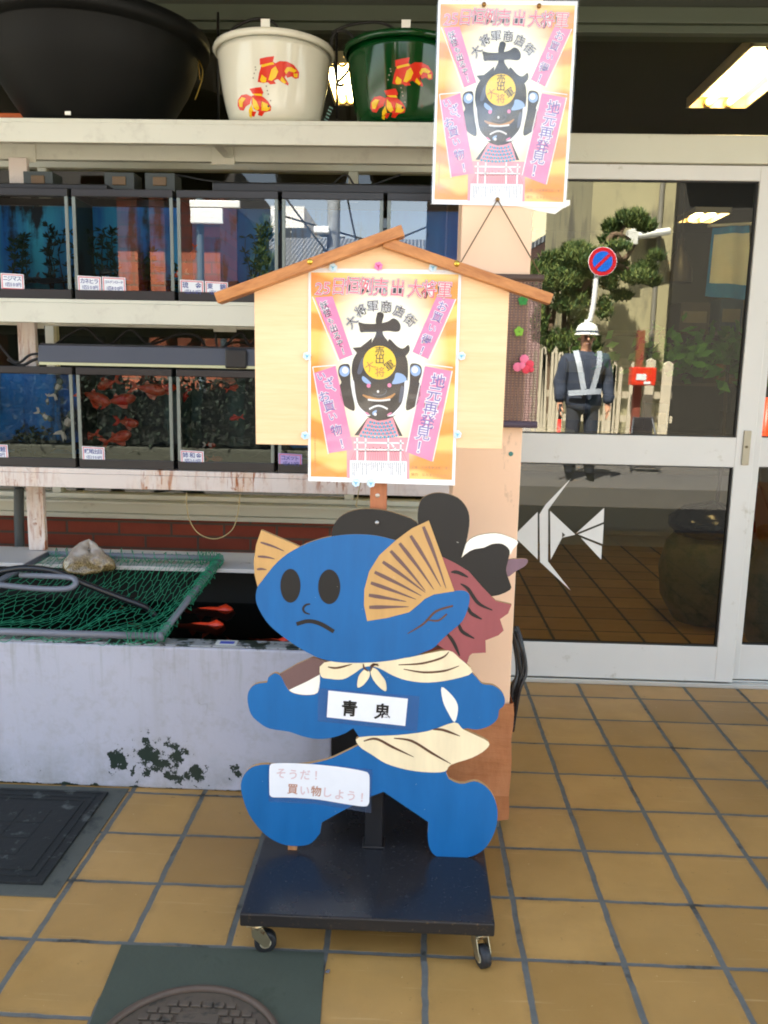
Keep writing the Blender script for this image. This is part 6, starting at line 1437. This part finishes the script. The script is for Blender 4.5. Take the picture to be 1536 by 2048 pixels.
# ---------------------------------------------------------------- the guard on the road, mirrored in the door
GD = 10.2
gp = mx_(1166, 800, GD); gx, gy = gp.x, gp.y; ztop = mx_(1166, 643, GD).z; g0 = .121
k = (ztop-g0)/1.86
def skin(name, joints, edges, mats, parent, levels=2, smooth=True):
    """one continuous skinned surface grown round a skeleton"""
    me = bpy.data.meshes.new(name); me.from_pydata([j[0] for j in joints], edges, []); o = bpy.data.objects.new(name, me); COL.objects.link(o)
    md = o.modifiers.new('skin', 'SKIN'); md.use_smooth_shade = True
    for i, j in enumerate(joints):
        v = me.skin_vertices[0].data[i]; r = j[1]; v.radius = (r, r) if not isinstance(r, tuple) else r; v.use_root = (i == 0)
    sb = o.modifiers.new('sub', 'SUBSURF'); sb.levels = levels; sb.render_levels = levels
    bpy.context.view_layer.update(); ev = o.evaluated_get(bpy.context.evaluated_depsgraph_get()); m2 = bpy.data.meshes.new_from_object(ev)
    bpy.data.objects.remove(o); m2.name = name
    m2.materials.clear()
    return link(name, m2, mats, parent, smooth=smooth)
gu = thing('person', 'person in white helmet and dark jacket with silver straps standing on the road', 'person', (gx, gy, g0))
def G_(x, y, z): return (gx+x*k, gy+y*k, g0+z*k)
M_skin = pm('tanned_skin', (204, 152, 118), .55, .1, 20); M_jk = pm('dark_blue_jacket', (50, 58, 72), .85, .18, 12, .4, 50); M_tr = pm('dark_trousers', (46, 50, 58), .85, .15, 14, .3, 50); M_shoe = pm('black_shoe', (20, 20, 20), .4)
J = [(G_(0, 0, .98), (.15*k, .11*k)), (G_(0, 0, 1.15), (.155*k, .11*k)), (G_(0, .0, 1.36), (.17*k, .115*k)), (G_(0, 0, 1.47), (.10*k, .08*k)), (G_(0, 0, 1.54), .055*k), (G_(0, .015, 1.62), (.078*k, .09*k)), (G_(0, .015, 1.71), (.082*k, .098*k)), (G_(0, .005, 1.79), (.06*k, .07*k))]
E_ = [(0, 1), (1, 2), (2, 3), (3, 4), (4, 5), (5, 6), (6, 7)]
for s in (-1, 1):
    i = len(J); J += [(G_(s*.10, 0, .90), .11*k), (G_(s*.11, .01, .52), .085*k), (G_(s*.12, -.01, .12), .07*k), (G_(s*.125, .10, .04), (.045*k, .035*k)), (G_(s*.13, .20, .03), (.04*k, .028*k))]; E_ += [(0, i), (i, i+1), (i+1, i+2), (i+2, i+3), (i+3, i+4)]
    i = len(J); J += [(G_(s*.20, 0, 1.43), .075*k), (G_(s*.27, -.01, 1.16), .055*k), (G_(s*.28, .05, .93), .038*k), (G_(s*.28, .07, .86), (.022*k, .038*k)), (G_(s*.28, .08, .81), (.02*k, .036*k))]; E_ += [(2, i), (i, i+1), (i+1, i+2), (i+2, i+3), (i+3, i+4)]
body = skin('body', J, E_, [M_skin, M_tr, M_shoe], gu)
for f in body.data.polygons:
    z = (f.center.z+0)/k
    f.material_index = 2 if z < .09 else 1 if z < 1.0 and abs(f.center.x) < .24*k else 0
for s in (-1, 1):
    for n_, (dy, L, spread) in enumerate(((.045, .075, .0), (.022, .085, 0), (0.0, .08, 0), (-.02, .06, 0))):
        p0 = Vector(G_(s*.28, .075+dy, .81)); MB().tube([p0, p0+Vector((-s*.006, .008, -L*.5))*k, p0+Vector((-s*.022, .016, -L*.85))*k], .0095*k, 7, r1=.007*k).build('finger', M_skin, gu, smooth=True)
    p0 = Vector(G_(s*.27, .115, .86)); MB().tube([p0, p0+Vector((-s*.012, .025, -.03))*k, p0+Vector((-s*.022, .028, -.06))*k], .011*k, 7, r1=.008*k).build('thumb', M_skin, gu, smooth=True)
JJ = [(G_(0, 0, .77), (.245*k, .17*k)), (G_(0, 0, .98), (.235*k, .165*k)), (G_(0, 0, 1.18), (.225*k, .16*k)), (G_(0, 0, 1.36), (.215*k, .15*k)), (G_(0, 0, 1.47), (.13*k, .10*k)), (G_(0, 0, 1.54), (.075*k, .075*k))]; EE = [(0, 1), (1, 2), (2, 3), (3, 4), (4, 5)]
for s in (-1, 1):
    i = len(JJ); JJ += [(G_(s*.21, 0, 1.42), .10*k), (G_(s*.285, -.01, 1.16), .085*k), (G_(s*.285, .05, .98), .072*k), (G_(s*.282, .055, .91), .062*k)]; EE += [(3, i), (i, i+1), (i+1, i+2), (i+2, i+3)]
jacket = skin('jacket', JJ, EE, [M_jk], gu)
t_ = jacket.modifiers.new('folds', 'DISPLACE'); tx = bpy.data.textures.new('folds', 'CLOUDS'); tx.noise_scale = .12; t_.texture = tx; t_.strength = .05; t_.mid_level = .5
# helmet with a band and brim, face features
hz = 1.715
MB().lathe([(.148, -.008), (.14, 0), (.132, .01), (.128, .05), (.112, .095), (.075, .125), (.03, .14), (0, .142)], (gx, gy, g0+hz*k), 30).build('helmet', pm('white_helmet', (240, 240, 226), .3), gu, smooth=True)
MB().lathe([(.1335, .018), (.1325, .04)], (gx, gy, g0+hz*k), 30).build('helmet_band', pm('grey_band', (90, 100, 116), .4), gu, smooth=True)
m = MB()
for s in (-1, 1): m.lathe([(0, .008), (.012, .004), (.014, 0)], G_(s*.032, .104, 1.675), 10, 0, 'y')
m.build('eye', pm('dark_eyes', (24, 18, 16), .3), gu); MB().tube([G_(0, .108, 1.675), G_(0, .128, 1.645), G_(0, .112, 1.632)], .012*k, 7).build('nose', M_skin, gu, smooth=True); MB().tube([G_(-.026, .103, 1.60), G_(0, .110, 1.602), G_(.026, .103, 1.60)], .005*k, 6).build('mouth', pm('lips', (120, 70, 60), .5), gu)
for s in (-1, 1): MB().lathe([(0, -.02), (.012, -.012), (.022, .0), (.012, .012), (0, .02)], G_(s*.088, -.005, 1.66), 10).build('ear', M_skin, gu, smooth=True)
# reflective harness
M_ref = pm('silver_reflective_tape', (176, 184, 190), .45, .12, 20)
def strap(pts, wd):
    m = MB(); n = 14
    P = smooth_poly(pts, 5, False); L = []
    for i, (x, z) in enumerate(P):
        a, c = P[max(0, i-1)], P[min(len(P)-1, i+1)]; dx, dz = c[0]-a[0], c[1]-a[1]; l = math.hypot(dx, dz); L.append(((x-dz/l*wd/2, z+dx/l*wd/2), (x+dz/l*wd/2, z-dx/l*wd/2)))
    yf = lambda x, z: .212*math.sqrt(max(.05, 1-(x/.27)**2))+(.0 if z < 1.36 else -(z-1.36)*.35)
    for (p_, q_) in L:
        for (x, z) in (p_, q_): m.v.append(G_(x, yf(x, z), z))
    for i in range(len(L)-1): m.face((2*i, 2*i+1, 2*i+3, 2*i+2))
    o = m.build('reflective_strap', M_ref, gu, fix=False); sd = o.modifiers.new('thick', 'SOLIDIFY'); sd.thickness = .006; return o
strap([(-.14, 1.52), (-.10, 1.34), (-.04, 1.08)], .062); strap([(.13, 1.52), (.12, 1.34), (.06, 1.08)], .062); strap([(-.2, 1.03), (0, 1.05), (.17, 1.06)], .062)
p0 = Vector(G_(-.28, .10, .86)); bt = MB(); bt.tube([p0+Vector((0, -.01, .04)), p0+Vector((-.005, .02, -.14))], .018, 10, 0); bt.tube([p0+Vector((-.005, .02, -.141)), p0+Vector((-.02, .06, -.60))], .022, 10, 1)
simple('baton', 'red traffic baton held down by the guard', 'baton', bt, [pm('baton_grip', (20, 20, 20), .5), pm('baton_red', (230, 40, 20), .35)], p0, smooth=True)
